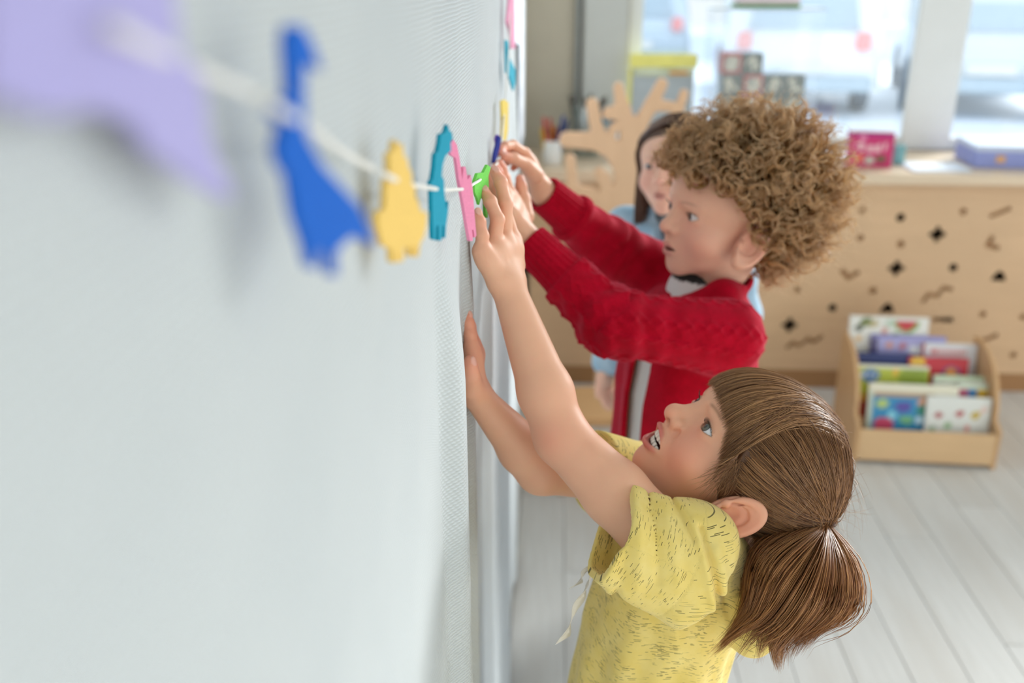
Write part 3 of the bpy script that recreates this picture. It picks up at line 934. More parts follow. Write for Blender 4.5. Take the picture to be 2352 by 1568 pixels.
def teeth(parent, head, M, o, rows=('up', 'low')):
    V, Q, n = [], [], 0
    for row in rows:
        for k in range(-4, 4):
            y = (k + 0.5) * 0.0056; x = 0.0872 - 18.0 * y * y
            wd, hh, dp = 0.0051, (0.0072 if row == 'up' else 0.0058), 0.0030
            if abs(k + 0.5) > 2: hh *= 0.9
            zc = head.mz + head.hu * 0.72 - hh * 0.45 if row == 'up' else head.mz - head.hl * 0.75 + hh * 0.25
            if row == 'low': x -= 0.0022
            th, ph = np.meshgrid(np.linspace(-np.pi / 2, np.pi / 2, 7), np.arange(10) * 2 * np.pi / 10, indexing='ij')
            def se(c, e): return np.sign(c) * np.abs(c) ** e
            vx = se(np.cos(th), 0.45) * se(np.cos(ph), 0.45) * dp / 2; vy = se(np.cos(th), 0.45) * se(np.sin(ph), 0.45) * wd / 2; vz = se(np.sin(th), 0.45) * hh / 2
            sl = math.atan2(-36.0 * y, 1)
            px = vx * math.cos(sl) + vy * math.sin(sl) * 0.0 + x + vy * (-36.0 * y) * 0.6; py = vy + y; pz = vz + zc
            V.append(np.stack([px, py, pz], -1).reshape(-1, 3))
            i, j = np.meshgrid(np.arange(6), np.arange(10), indexing='ij')
            Q.append(np.stack([i * 10 + j, i * 10 + (j + 1) % 10, (i + 1) * 10 + (j + 1) % 10, (i + 1) * 10 + j], -1).reshape(-1, 4) + n); n += 70
    v = np.vstack(V) @ M.T + o
    return link('teeth', np_mesh('teeth', v, np.vstack(Q)), plain('tooth_enamel', (244, 238, 226), 0.2, 0.02, 200), parent)

def lashes(parent, head, M, o, m, n=20):
    for side in (1, -1):
        L = []
        for t in np.linspace(-0.92, 0.95, n):
            a = 0.0112; y = t * a; z = 0.0056 * head.lid * (1 - t * t) + 0.06 * y
            x = math.sqrt(max(1e-8, (head.er + 0.0012) ** 2 - y * y - z * z))
            yaw = math.radians(12)
            q = V3(x * math.cos(yaw) - y * math.sin(yaw), x * math.sin(yaw) + y * math.cos(yaw), z)
            dr = unit(V3(1.0, t * 0.7, 0.25)); ln = 0.0055 * (1 + 0.25 * t)
            pts = [q + dr * ln * s_ + V3(0, 0, 0.55) * ln * s_ * s_ for s_ in np.linspace(0, 1, 5)]
            L.append([o + M @ ((head.eye + V3(*[c for c in pp])) * V3(1, side, 1)) for pp in pts])
        strands('eyelashes', np.array(L), np.full(len(L), 0.00022), np.tile(lin((58, 38, 30)), (len(L), 1)), m, parent, 0.2)

GIRL = empty('person', (0.21, 0.91, 0.0))
tag(GIRL, 'smiling child in yellow T-shirt with ponytail reaching up at canvas', 'person')
def keep(o): return o

gH = P(1717, 1058, 1.0)
_a = math.radians(47)
gM = np.stack([V3(-math.cos(_a), 0, math.sin(_a)), V3(0, -1, 0), V3(math.sin(_a), 0, math.cos(_a))], 1)
ghead = Head(smile=1.0, open_=1.0)
def gl(p): return (p - a32(gH)) @ a32(gM)
NECKB = V3(0.262, 0.900, 0.868)
def g_head(p):
    d = ghead.sdf(gl(p))
    n = cap(p, gH + gM @ V3(-0.036, 0, -0.045), NECKB + V3(0.006, 0, 0), 0.042, 0.042)
    return smin(d, n, 0.016)
gV, gQ = polygonize(g_head, gH + V3(-0.13, -0.115, -0.14), gH + V3(0.13, 0.115, 0.13), 0.00125)
gC = ghead.color(gl(gV))
# left arm, the near one, hand raised to the animals
gS = P(1540, 1262, 0.935); gE = P(1290, 1004, 0.972); gW = P(1168, 662, 0.99)
JL = {'wrist': gW,
      'pinky': [P(1107, 576, 0.968), P(1108, 541, 0.962), P(1102, 510, 0.962), P(1097, 489, 0.963)],
      'ring': [P(1134, 556, 0.985), P(1143, 504, 0.977), P(1126, 463, 0.980), P(1111, 438, 0.984)],
      'middle': [P(1158, 545, 1.002), P(1161, 468, 0.994), P(1150, 420, 0.997), P(1136, 394, 1.000)],
      'index': [P(1178, 552, 1.020), P(1158, 482, 1.016), P(1136, 432, 1.020), P(1124, 400, 1.024)],
      'thumb': [P(1178, 610, 1.020), P(1176, 575, 1.045), P(1160, 530, 1.055), P(1148, 500, 1.06)],
      'wrist_pts': {'pinky': P(1142, 640, 0.978), 'ring': P(1155, 640, 0.984), 'middle': P(1168, 640, 0.990), 'index': P(1180, 640, 1.0)}}
_nd = -AXF * 0.85 + AXR * 0.25 + AXU * 0.35
JL['nails'] = [nail(JL['pinky'], _nd, 0.0048, 0.0038, 0.0045), nail(JL['ring'], _nd, 0.0052, 0.0042, 0.0050), nail(JL['middle'], _nd, 0.0054, 0.0044, 0.0052)]
def arm_sdf(p, S, E, Wr, rs, re, rf, rw):
    M1 = E + (Wr - E) * 0.30; M0 = S + (E - S) * 0.5
    d = chain(p, [S, M0, E], [rs, rs * 0.95, re], 0.01)
    d = smin(d, chain(p, [E, M1, Wr], [re, rf, rw], 0.01), 0.012)
    return d
def g_armL(p):
    d = arm_sdf(p, gS, gE, gW, 0.0345, 0.0272, 0.0280, 0.0175)
    h = hand_sdf(p, JL, 1.07)
    # tendons on the back of the hand
    for f in ('ring', 'middle', 'pinky'):
        t = cap(p, JL[f][0] * 0.97 + gW * 0.03 + _nd * 0.0085, gW * 0.55 + JL[f][0] * 0.45 + _nd * 0.0100, 0.0018)
        h = smin(h, t, 0.0055)
    return smin(d, h, 0.012)
aV, aQ = polygonize(g_armL, V3(-0.02, 0.74, 0.84), V3(0.30, 1.09, 1.30), 0.0015)
aC = np.tile(SKIN, (len(aV), 1)); aC = blend(aC, 0.38 * gauss(aV, gE + AXR * -0.012 - AXF * 0.02, 0.011), SKIN_PINK)  # dark elbow dimple put into the skin tone as a pink spot
aC = blend(aC, 0.16 * gauss(aV, gE, 0.04), SKIN_PINK); aC = hand_color(aV, JL, aC)
# right arm, palm flat on the canvas lower down
gS2 = V3(0.205, 1.000, 0.895); gE2 = P(1243, 1078, 1.045); gW2 = P(1099, 913, 1.005)
JR = {'wrist': gW2,
      'index': [P(1083, 800, 0.990), P(1079, 768, 0.988), P(1075, 742, 0.988), P(1071, 722, 0.988)],
      'middle': [P(1084, 788, 1.005), P(1078, 750, 1.004), P(1072, 720, 1.004), P(1067, 698, 1.004)],
      'ring': [P(1084, 790, 1.020), P(1077, 755, 1.021), P(1072, 727, 1.021), P(1068, 706, 1.021)],
      'pinky': [P(1083, 800, 1.034), P(1077, 772, 1.036), P(1073, 752, 1.036), P(1070, 737, 1.036)],
      'thumb': [P(1086, 892, 0.985), P(1083, 864, 0.970), P(1080, 843, 0.965), P(1079, 828, 0.963)],
      'wrist_pts': {'index': P(1092, 895, 0.992), 'middle': P(1093, 895, 1.0), 'ring': P(1094, 897, 1.01), 'pinky': P(1094, 900, 1.02)}}
_nd2 = AXR * 0.9 - AXF * 0.35
JR['nails'] = [nail(JR['thumb'], AXR * 0.75 - AXF * 0.65, 0.0052, 0.0042, 0.0052), nail(JR['index'], _nd2, 0.005, 0.004, 0.005)]
def g_armR(p):
    d = arm_sdf(p, gS2, gE2, gW2, 0.034, 0.0262, 0.0265, 0.0155)
    return smin(d, hand_sdf(p, JR, 0.97), 0.012)
bV, bQ = polygonize(g_armR, V3(-0.03, 0.83, 0.82), V3(0.26, 1.09, 1.17), 0.0017)
bC = hand_color(bV, JR, blend(np.tile(SKIN, (len(bV), 1)), 0.3 * gauss(bV, JR['middle'][0], 0.03), SKIN_PINK))
cst = polygonize(lambda p: chain(p, [gS, NECKB + V3(-0.005, 0, -0.030), gS2], [0.028, 0.036, 0.028], 0.02), V3(0.12, 0.74, 0.78), V3(0.34, 1.06, 0.98), 0.005, project=1)
v, q, c = join([(gV, gQ, gC), (aV, aQ, aC), (bV, bQ, bC), (*cst, np.tile(SKIN, (len(cst[0]), 1)))])
keep(link('body', np_mesh('body', v, q, col=c), M_SKIN, GIRL))
eyes_for(ghead, gM, gH, eye_mat('grey_green_eye', (104, 108, 96)), GIRL, gaze=unit(V3(1, 0.12, 0.12)))
M_HAIR_G = hair_mat('brown_hair', 0.32, 0.10)
teeth(GIRL, ghead, gM, gH); lashes(GIRL, ghead, gM, gH, M_HAIR_G)

# ---- T-shirt
TT = [(0.600, 0.205, 0.095, 0.125), (0.660, 0.209, 0.090, 0.117), (0.76, 0.222, 0.086, 0.108), (0.84, 0.237, 0.083, 0.100), (0.90, 0.246, 0.060, 0.085)]
_tz = np.array([t[0] for t in TT]); _tx = np.array([t[1] for t in TT]); _trx = np.array([t[2] for t in TT]); _try = np.array([t[3] for t in TT])
gOp = P(1404, 1224, 0.925); gA = P(1562, 1292, 0.935)
gax = unit(gOp - gA); gLen = float(np.linalg.norm(gOp - gA))
gOp2 = gS2 + unit(gE2 - gS2) * 0.075; gax2 = unit(gOp2 - gS2)
def fold(p, a, b, w, amp):
    # a crease running from a to b on the side of the cloth that faces the room
    k = a32(AXF); dep = (p - a32(CAM)) @ k
    pf = p - dep[:, None] * k
    d = cap(pf, a - AXF * ((a - CAM) @ AXF), b - AXF * ((b - CAM) @ AXF), 0.0)
    return amp * np.exp(-(np.maximum(d, 0) / w) ** 2) * np.clip((0.99 - dep) / 0.03, 0, 1)
def g_shirt(p):
    z = p[:, 2]
    cx = np.interp(z, _tz, _tx).astype(F32); rx = np.interp(z, _tz, _trx).astype(F32); ry = np.interp(z, _tz, _try).astype(F32)
    X = (p[:, 0] - cx) / rx; Y = (p[:, 1] - F32(0.905)) / ry
    rr = np.sqrt(X * X + Y * Y)
    t = (rr - 1) * np.minimum(rx, ry) * 0.95
    th = np.arctan2(Y, X)
    t = t + (0.0022 * np.sin(th * 7 + 9 * z + 1.3 * np.sin(25 * z)) + 0.0014 * np.sin(th * 13 - 14 * z)) * np.clip((0.86 - z) / 0.1, 0, 1)
    top = z - F32(0.893) - 0.10 * (p[:, 0] - 0.24)
    t = smax(t, top, 0.035)
    t = smax(t, F32(0.585) - z, 0.004)
    # shoulders and sleeves
    pa = p - a32(gA); s = pa @ a32(gax); q = pa - s[:, None] * a32(gax); dq = np.sqrt((q * q).sum(-1))
    u = np.clip(s / gLen, -0.3, 1.2)
    rad = 0.058 - 0.008 * u
    ang = np.arctan2(q @ a32(AXU), q @ a32(AXF))
    cone = dq - rad + 0.0022 * np.sin(ang * 5 + 3.0 * u + 0.6) * np.clip(u * 1.5, 0.2, 1)
    cone = smax(cone, s - F32(gLen), 0.0015)
    cone = smax(cone, -s - 0.035, 0.03)
    hollow = np.maximum(dq - rad + 0.0085 + 0.0022 * np.sin(ang * 5 + 3.0 * u + 0.6), F32(gLen - 0.030) - s)
    t = smin(t, cone, 0.022)
    t = np.maximum(t, -hollow)
    # armhole seam, sleeve hem stitching
    sm = np.abs(s - 0.004 - 0.25 * (dq - 0.05)); side = (q @ a32(AXF)) < 0.02
    t = t + side * 0.0009 * np.exp(-(sm / 0.0012) ** 2) * (dq < 0.085)
    t = t + 0.0006 * np.exp(-((s - gLen + 0.017) / 0.0010) ** 2) * (dq < 0.075)
    c2 = cap(p, gS2 + V3(0.02, -0.01, -0.02), gOp2, 0.052, 0.048)
    c2 = smax(c2, (p - a32(gOp2)) @ a32(gax2), 0.0015)
    t = smin(t, c2, 0.02)
    # shoulder towards the neck
    t = smin(t, cap(p, gA + V3(0.01, 0.005, 0.018), NECKB + V3(0.012, -0.03, -0.004), 0.044, 0.040), 0.018)
    t = smin(t, cap(p, gS2 + V3(0.01, 0, -0.01), NECKB + V3(0.0, 0.03, -0.006), 0.044, 0.038), 0.018)
    # gathered back below the collar
    t = smin(t, ell(p, P(1722, 1420, 0.99), (0.030, 0.045, 0.036)), 0.018)
    # hanging folds
    for a, b_, w, amp in FOLDS: t = t + fold(p, a, b_, w, amp)
    # neck opening
    t = smax(t, -cap(p, NECKB + V3(0, 0, -0.02), gH + gM @ V3(-0.02, 0, -0.03), 0.043, 0.052), 0.004)
    return t
def _F(x0, y0, x1, y1, w, amp): return (P(x0, y0, 0.89), P(x1, y1, 0.89), w, amp)
FOLDS = [_F(1610, 1215, 1668, 1450, 0.0032, 0.0040), _F(1592, 1200, 1640, 1400, 0.0045, -0.0030), _F(1560, 1165, 1592, 1235, 0.0030, 0.0034), _F(1500, 1150, 1508, 1330, 0.0050, 0.0032),
         _F(1468, 1140, 1462, 1350, 0.0055, -0.0026), _F(1535, 1170, 1552, 1330, 0.0060, -0.0026), _F(1440, 1200, 1425, 1330, 0.0050, 0.0026), _F(1428, 1425, 1490, 1580, 0.0050, 0.0046),
         _F(1450, 1430, 1520, 1580, 0.0070, -0.0030), _F(1400, 1380, 1392, 1580, 0.0080, -0.0034), _F(1420, 1360, 1428, 1420, 0.0040, 0.0040), _F(1355, 1420, 1345, 1580, 0.0070, 0.0030),
         _F(1680, 1340, 1725, 1480, 0.0050, 0.0040), _F(1640, 1260, 1690, 1420, 0.0050, -0.0036), _F(1560, 1440, 1600, 1580, 0.0090, -0.0026), _F(1520, 1400, 1640, 1360, 0.0080, 0.0016)]
sV, sQ = polygonize(g_shirt, V3(0.06, 0.73, 0.565), V3(0.37, 1.10, 1.0), 0.0020)
# cloth coordinates: the flecks lie level on the trunk and run along the sleeve
def shirt_uv(p):
    pa = p - gA; s = pa @ gax; q = pa - s[:, None] * gax
    ang = np.arctan2(q @ AXU, q @ AXF)
    sl = (s > 0.004 + 0.25 * (np.linalg.norm(q, axis=1) - 0.05)) & (np.linalg.norm(q, axis=1) < 0.08) & (p[:, 1] < 0.93)
    th = np.arctan2(p[:, 1] - 0.905, p[:, 0] - np.interp(p[:, 2], _tz, _tx))
    u = np.where(sl, ang * 0.055 * 1.0, p[:, 2] * 1.0); w = np.where(sl, s, th * 0.095)
    # u: across a fleck, w: along it
    return np.stack([np.where(sl, s, p[:, 2] + 0.006 * np.sin(th * 5)), np.where(sl, ang * 0.055, th * 0.095), np.where(sl, 0.5, 0.0)], 1)
def fleck_mat():
    m, nt, b = new_mat('yellow_flecked_jersey')
    a = nt.nodes.new('ShaderNodeAttribute'); a.attribute_name = 'cloth'
    sx = nt.nodes.new('ShaderNodeSeparateXYZ'); nt.links.new(a.outputs['Vector'], sx.inputs[0])
    f = noise(nt, coords(nt), 40, 3)
    base = mixc(nt, ramp(nt, f, 0.3, 0.7), lin((238, 211, 118)), lin((244, 221, 140)))
    def layer(row, length, prob, seed):
        r = math_n(nt, 'FLOOR', math_n(nt, 'DIVIDE', sx.outputs[0], row))
        wn = nt.nodes.new('ShaderNodeTexWhiteNoise'); wn.noise_dimensions = '2D'
        cb = nt.nodes.new('ShaderNodeCombineXYZ'); nt.links.new(r, cb.inputs[0]); cb.inputs[1].default_value = seed
        nt.links.new(cb.outputs[0], wn.inputs['Vector'])
        ww = math_n(nt, 'ADD', math_n(nt, 'DIVIDE', sx.outputs[1], length), math_n(nt, 'MULTIPLY', wn.outputs['Value'], 17.0))
        cell = math_n(nt, 'FLOOR', ww)
        w2 = nt.nodes.new('ShaderNodeTexWhiteNoise'); w2.noise_dimensions = '3D'
        cb2 = nt.nodes.new('ShaderNodeCombineXYZ'); nt.links.new(r, cb2.inputs[0]); nt.links.new(cell, cb2.inputs[1]); cb2.inputs[2].default_value = seed
        nt.links.new(cb2.outputs[0], w2.inputs['Vector'])
        on = math_n(nt, 'LESS_THAN', w2.outputs['Value'], prob)
        fy = math_n(nt, 'ABSOLUTE', math_n(nt, 'SUBTRACT', math_n(nt, 'FRACT', math_n(nt, 'DIVIDE', sx.outputs[0], row)), 0.5))
        thin = math_n(nt, 'LESS_THAN', fy, 0.28)
        fx = math_n(nt, 'FRACT', ww)
        ln = math_n(nt, 'LESS_THAN', fx, math_n(nt, 'MULTIPLY_ADD', w2.outputs['Value'], 5.0, 0.25))
        return math_n(nt, 'MULTIPLY', math_n(nt, 'MULTIPLY', on, thin), ln)
    patch = ramp(nt, noise(nt, a.outputs['Vector'], 55, 2), 0.42, 0.55)
    k1 = math_n(nt, 'MULTIPLY', layer(0.0009, 0.0075, 0.22, 1.0), patch)
    k = math_n(nt, 'MAXIMUM', k1, layer(0.0011, 0.010, 0.03, 5.0))
    c = mixc(nt, math_n(nt, 'MULTIPLY', k, 0.82), base, lin((58, 54, 30)))
    nt.links.new(c, b.inputs['Base Color'])
    b.inputs['Roughness'].default_value = 0.85; b.inputs['Specular IOR Level'].default_value = 0.15
    b.inputs['Sheen Weight'].default_value = 0.15
    b.inputs['Subsurface Weight'].default_value = 0.08; b.inputs['Subsurface Radius'].default_value = (0.006, 0.005, 0.001); b.inputs['Subsurface Scale'].default_value = 1.0
    bump(nt, b, noise(nt, coords(nt), 1400, 2), 0.12, 0.0004)
    return m
M_TEE = fleck_mat()
TEE = keep(link('t_shirt', np_mesh('t_shirt', sV, sQ, extra={'cloth': shirt_uv(sV.astype(float))}), M_TEE, GIRL))

# ---- jeans and shoes below the frame
M_JEAN = plain('blue_jeans', (86, 102, 128), 0.85, 0.14, 90)
def trousers(p, cx, cy, zt, rx, ry):
    d = ell(p, (cx, cy, zt - 0.06), (rx, ry, 0.12))
    for s in (-1, 1): d = smin(d, chain(p, [V3(cx, cy + s * 0.052, zt - 0.10), V3(cx + 0.005, cy + s * 0.058, 0.30), V3(cx + 0.012, cy + s * 0.06, 0.05)], [0.068, 0.052, 0.046], 0.02), 0.02)
    return d
def shoe(p, c, rz):
    q = p - a32(c); cs, sn = math.cos(rz), math.sin(rz)
    x = q[:, 0] * cs + q[:, 1] * sn; y = -q[:, 0] * sn + q[:, 1] * cs
    l = np.stack([x, y, q[:, 2]], 1)
    d = smin(ell(l, (0.03, 0, 0.028), (0.088, 0.036, 0.034)), cap(l, (-0.03, 0, 0.035), (-0.035, 0, 0.075), 0.036, 0.034), 0.02)
    return smax(d, 0.001 - p[:, 2], 0.004)
def legs_and_shoes(parent, cx, cy, zt, rx, ry, mat_, fw, shoe_rgb):
    f = lambda p: trousers(p, cx, cy, zt, rx, ry)
    V_, Q_ = polygonize(f, V3(cx - 0.16, cy - 0.18, 0.0), V3(cx + 0.16, cy + 0.18, zt + 0.08), 0.008, project=1)
    keep(link('trousers', np_mesh('trousers', V_, Q_), mat_, parent))
    for s in (-1, 1):
        c = V3(cx + 0.012, cy + s * 0.06, 0)
        V_, Q_ = polygonize(lambda p: shoe(p, c, fw), c + V3(-0.14, -0.14, -0.01), c + V3(0.14, 0.14, 0.13), 0.005, project=1)
        sh_ = link('shoe', np_mesh('shoe', V_, Q_), plain('shoe_%d' % shoe_rgb[0], shoe_rgb, 0.6), parent)
        so_ = [(0.095 * math.cos(a) * (1.0 if math.cos(a) > 0 else 0.62) + 0.015, 0.038 * math.sin(a)) for a in np.linspace(0, 2 * math.pi, 24, endpoint=False)]
        so_ = [(c[0] + x * math.cos(fw) - y * math.sin(fw), c[1] + x * math.sin(fw) + y * math.cos(fw)) for x, y in so_]
        prism('sole', so_, 0.0, 0.012, plain('rubber_sole', (226, 222, 214), 0.7), sh_, 'xy')
legs_and_shoes(GIRL, 0.205, 0.905, 0.62, 0.085, 0.112, M_JEAN, math.pi, (180, 150, 150))

# ---- hair
rg = np.random.default_rng(11)
def to_w(L): return L @ gM.T + gH
def gloc(px, py, d): return (P(px, py, d) - gH) @ gM
TIE = gloc(1893, 1196, 0.965)
def arc(root, tip, K, lift, mid=None):
    """path over the skull from root to tip"""
    c = V3(-0.010, 0, 0.010)
    t = np.linspace(0, 1, K)[None, :, None]
    a = root - c; b_ = tip - c
    if mid is None: w = a[:, None] * (1 - t) + b_[:, None] * t
    else:
        m_ = mid - c; w = a[:, None] * (1 - t) ** 2 + m_[:, None] * 2 * t * (1 - t) + b_[:, None] * t ** 2
    return c + w
capF = lambda p: skull(p)
# under-layer: a close cap of hair over the scalp
def g_cap(p):
    q = gl(p)
    d = skull(q) - F32(0.0035)
    y = np.abs(q[:, 1])
    line = 0.030 - 0.00 * y                                     # front edge under the fringe
    fr = np.where(q[:, 0] > 0.045, line - q[:, 2], -1.0)
    sd = (q[:, 0] - 0.040) * 0.8 + (0.010 - q[:, 2]) * 0.35 - 0.004      # temple
    lowb = (-0.066 - q[:, 2]) + (q[:, 0] + 0.02) * 0.75             # nape, above the ear
    cut = np.maximum(np.where(q[:, 2] > 0.028, fr, sd), lowb)
    return smax(d, cut, 0.004)
hV, hQ = polygonize(g_cap, gH + V3(-0.13, -0.10, -0.13), gH + V3(0.13, 0.10, 0.13), 0.0026)
hcol = np.tile(lin((104, 68, 44)), (len(hV), 1))
keep(link('hair_cap', np_mesh('hair_cap', hV, hQ, col=hcol), M_HAIR_G, GIRL))
# A: hair combed back into the tie
N = 4400
th = rg.uniform(0, 1, N); kind = rg.uniform(0, 1, N)
def rnd_root(n):
    # roots spread over the scalp: choose along hairline curves
    s = rg.uniform(0, 1, n); side = np.where(rg.uniform(0, 1, n) < 0.62, 1, -1)
    pts = np.array([(0.010, 0.004, 0.094), (0.036, 0.030, 0.082), (0.046, 0.052, 0.052), (0.040, 0.064, 0.020), (0.028, 0.068, -0.004), (0.012, 0.072, -0.014), (-0.014, 0.074, -0.008),
                    (-0.032, 0.070, -0.036), (-0.046, 0.058, -0.064), (-0.060, 0.040, -0.076), (-0.070, 0.012, -0.074)])
    u = s * (len(pts) - 1); i = np.minimum(u.astype(int), len(pts) - 2); f = (u - i)[:, None]
    r = pts[i] * (1 - f) + pts[i + 1] * f
    r[:, 1] *= side
    # some start further in
    return r
roots = rnd_root(N) + rg.normal(0, 0.003, (N, 3))
inn = rg.uniform(0, 0.75, N)[:, None] * (rg.uniform(0, 1, N) < 0.5)[:, None]
tipj = TIE + rg.normal(0, 0.0045, (N, 3))
K = 10
L = arc(roots, tipj, K, 0)
if True:
    tt = inn + (1 - inn) * np.linspace(0, 1, K)[None, :]
    idx0 = np.clip((tt * (K - 1)).astype(int), 0, K - 2); fr = (tt * (K - 1) - idx0)[..., None]
    L = L[np.arange(N)[:, None], idx0] * (1 - fr) + L[np.arange(N)[:, None], idx0 + 1] * fr
hgt = (0.0045 + 0.0035 * np.sin(np.linspace(0, 1, K) * np.pi))[None, :] + rg.normal(0, 0.0012, (N, 1))
L2 = press(skull, L, hgt)
L2[:, -1] = tipj; L2[:, -2] = L2[:, -2] * 0.5 + tipj * 0.5
strands('hair', to_w(L2), rg.uniform(0.00030, 0.00055, N), hair_tones(N, (112, 72, 44), (204, 150, 100), rg), M_HAIR_G, GIRL)
# B: fringe combed forward from the crown, longer at the temples
N = 3200
s = rg.uniform(-1, 1, N)
rootx = rg.uniform(-0.040, 0.030, N)
rt = np.stack([rootx, s * 0.034 * rg.uniform(0.3, 1, N), 0.088 + 0 * s], 1)
endk = np.abs(s)
tipx = np.interp(endk, [0, 0.45, 0.75, 0.9, 1.0], [0.092, 0.086, 0.070, 0.056, 0.046])
tipy = np.sign(s) * np.interp(endk, [0, 0.45, 0.75, 0.9, 1.0], [0.0, 0.028, 0.050, 0.061, 0.067])
tipz = np.interp(endk, [0, 0.45, 0.75, 0.85, 1.0], [0.030, 0.026, 0.018, 0.000, -0.020]) + rg.normal(0, 0.0025, N)
tp = np.stack([tipx, tipy, tipz], 1)
md = np.stack([np.interp(endk, [0, 1], [0.085, 0.050]), tipy * 0.75, np.interp(endk, [0, 1], [0.082, 0.070])], 1)
L = arc(rt, tp, K, 0, md)
hg = np.linspace(0.0085, 0.0040, K)[None, :] + rg.normal(0, 0.0013, (N, 1))
L2 = press(skull, L, hg)
strands('fringe', to_w(L2), rg.uniform(0.00030, 0.00055, N), hair_tones(N, (116, 76, 48), (208, 156, 106), rg), M_HAIR_G, GIRL, 0.15)
# wisps in front of the ear
N = 260
rt = np.stack([rg.uniform(0.030, 0.050, N), rg.choice([-1, 1], N) * 0.066, rg.uniform(-0.01, 0.015, N)], 1)
tp = rt + np.stack([rg.normal(-0.004, 0.010, N), np.sign(rt[:, 1]) * rg.uniform(0.0, 0.006, N), rg.uniform(-0.045, -0.02, N)], 1)
L = arc(rt, tp, K, 0); L2 = push_out(lambda p: ghead.sdf(p), L, 0.0006 + rg.uniform(0, 0.002, (N, 1)))
for _s in (rt[:, 1] > 0, rt[:, 1] < 0):
    strands('wisp', to_w(L2[_s]), rg.uniform(0.00016, 0.00028, _s.sum()), hair_tones(_s.sum(), (130, 86, 54), (196, 146, 100), rg), M_HAIR_G, GIRL, 0.1)
# C: ponytail
def guide(pts): return spline([P(*t) for t in pts], 16)
G = np.array([guide([(1890, 1203, 0.962), (1825, 1222, 0.950), (1758, 1262, 0.940), (1728, 1320, 0.932), (1712, 1395, 0.928), (1650, 1485, 0.93)]),
              guide([(1890, 1203, 0.962), (1838, 1228, 0.945), (1770, 1285, 0.930), (1742, 1350, 0.925), (1720, 1415, 0.925), (1640, 1500, 0.93)]),
              guide([(1892, 1205, 0.960), (1852, 1262, 0.935), (1800, 1345, 0.920), (1752, 1415, 0.920), (1700, 1450, 0.922), (1632, 1508, 0.925)]),
              guide([(1895, 1206, 0.960), (1878, 1290, 0.930), (1850, 1370, 0.920), (1800, 1440, 0.920), (1778, 1490, 0.922), (1790, 1545, 0.925)]),
              guide([(1899, 1206, 0.962), (1925, 1290, 0.940), (1915, 1375, 0.930), (1865, 1430, 0.928), (1815, 1470, 0.928), (1800, 1530, 0.93)]),
              guide([(1903, 1205, 0.966), (1950, 1275, 0.960), (1956, 1350, 0.955), (1935, 1400, 0.95), (1890, 1440, 0.945), (1840, 1500, 0.94)])])
N = 3100
u = np.clip(np.where(rg.uniform(0, 1, N) < 0.45, rg.normal(0.16, 0.12, N), np.where(rg.uniform(0, 1, N) < 0.6, rg.normal(0.62, 0.12, N), rg.normal(0.92, 0.08, N))), 0, 0.9999) * 5; i = u.astype(int); f = (u - i)[:, None, None]
L = G[i] * (1 - f) + G[i + 1] * f
t = np.linspace(0, 1, 16)
# clump towards the ends
cl_ = np.round(u * 3) / 3; ci_ = np.minimum(cl_.astype(int), 4); cf = (cl_ - ci_)[:, None, None]
Lc = G[ci_] * (1 - cf) + G[ci_ + 1] * cf
w = (0.88 * sstep(t, 0.4, 0.95))[None, :, None]
L = L * (1 - w) + Lc * w
spread = (0.004 + 0.020 * np.sin(np.clip(t * 1.15, 0, 1) * np.pi) ** 0.8)[None, :, None]
L = L + AXF * rg.normal(0.25, 0.8, (N, 1, 1)) * spread + (AXR * rg.normal(0, 0.10, (N, 1, 1)) + AXU * rg.normal(0, 0.10, (N, 1, 1))) * spread
L = L + (AXR * rg.normal(0, 0.002, (N, 1, 1)) + AXU * rg.normal(0, 0.002, (N, 1, 1))) * t[None, :, None]
ln = rg.uniform(0.52, 1.0, N) ** 0.9
tt = ln[:, None] * np.linspace(0, 1, 12)[None] * 15; i0 = np.clip(tt.astype(int), 0, 14); ff = (tt - i0)[..., None]
L = L[np.arange(N)[:, None], i0] * (1 - ff) + L[np.arange(N)[:, None], i0 + 1] * ff
PONY = strands('ponytail', L, rg.uniform(0.00030, 0.00055, N), hair_tones(N, (138, 84, 48), (226, 164, 106), rg), M_HAIR_G, GIRL, 0.08)
# hair tie: a plaited band
TW = gH + gM @ TIE
ax_ = unit(P(1880, 1225, 0.95) - P(1900, 1180, 0.97)); n1 = unit(np.cross(ax_, AXF)); n2 = np.cross(ax_, n1)
tv, tq, tn = [], [], 0
for k in range(3):
    a = np.linspace(0, 2 * np.pi, 49)
    ring = TW + np.outer(np.cos(a), n1) * 0.0088 + np.outer(np.sin(a), n2) * 0.0088
    rad_ = np.cos(a * 8 + k * 2.094) * 0.0016; hh_ = np.sin(a * 8 + k * 2.094) * 0.0022
    ring = ring + rad_[:, None] * (np.outer(np.cos(a), n1) + np.outer(np.sin(a), n2)) + np.outer(hh_, ax_)
    v_, q_, _ = tubes(ring[None], np.full((1, 49), 0.0013), 6); tv.append(v_); tq.append(q_ + tn); tn += len(v_)
keep(link('hair_tie', np_mesh('hair_tie', np.vstack(tv), np.vstack(tq)), plain('brown_elastic', (112, 92, 84), 0.6), PONY))
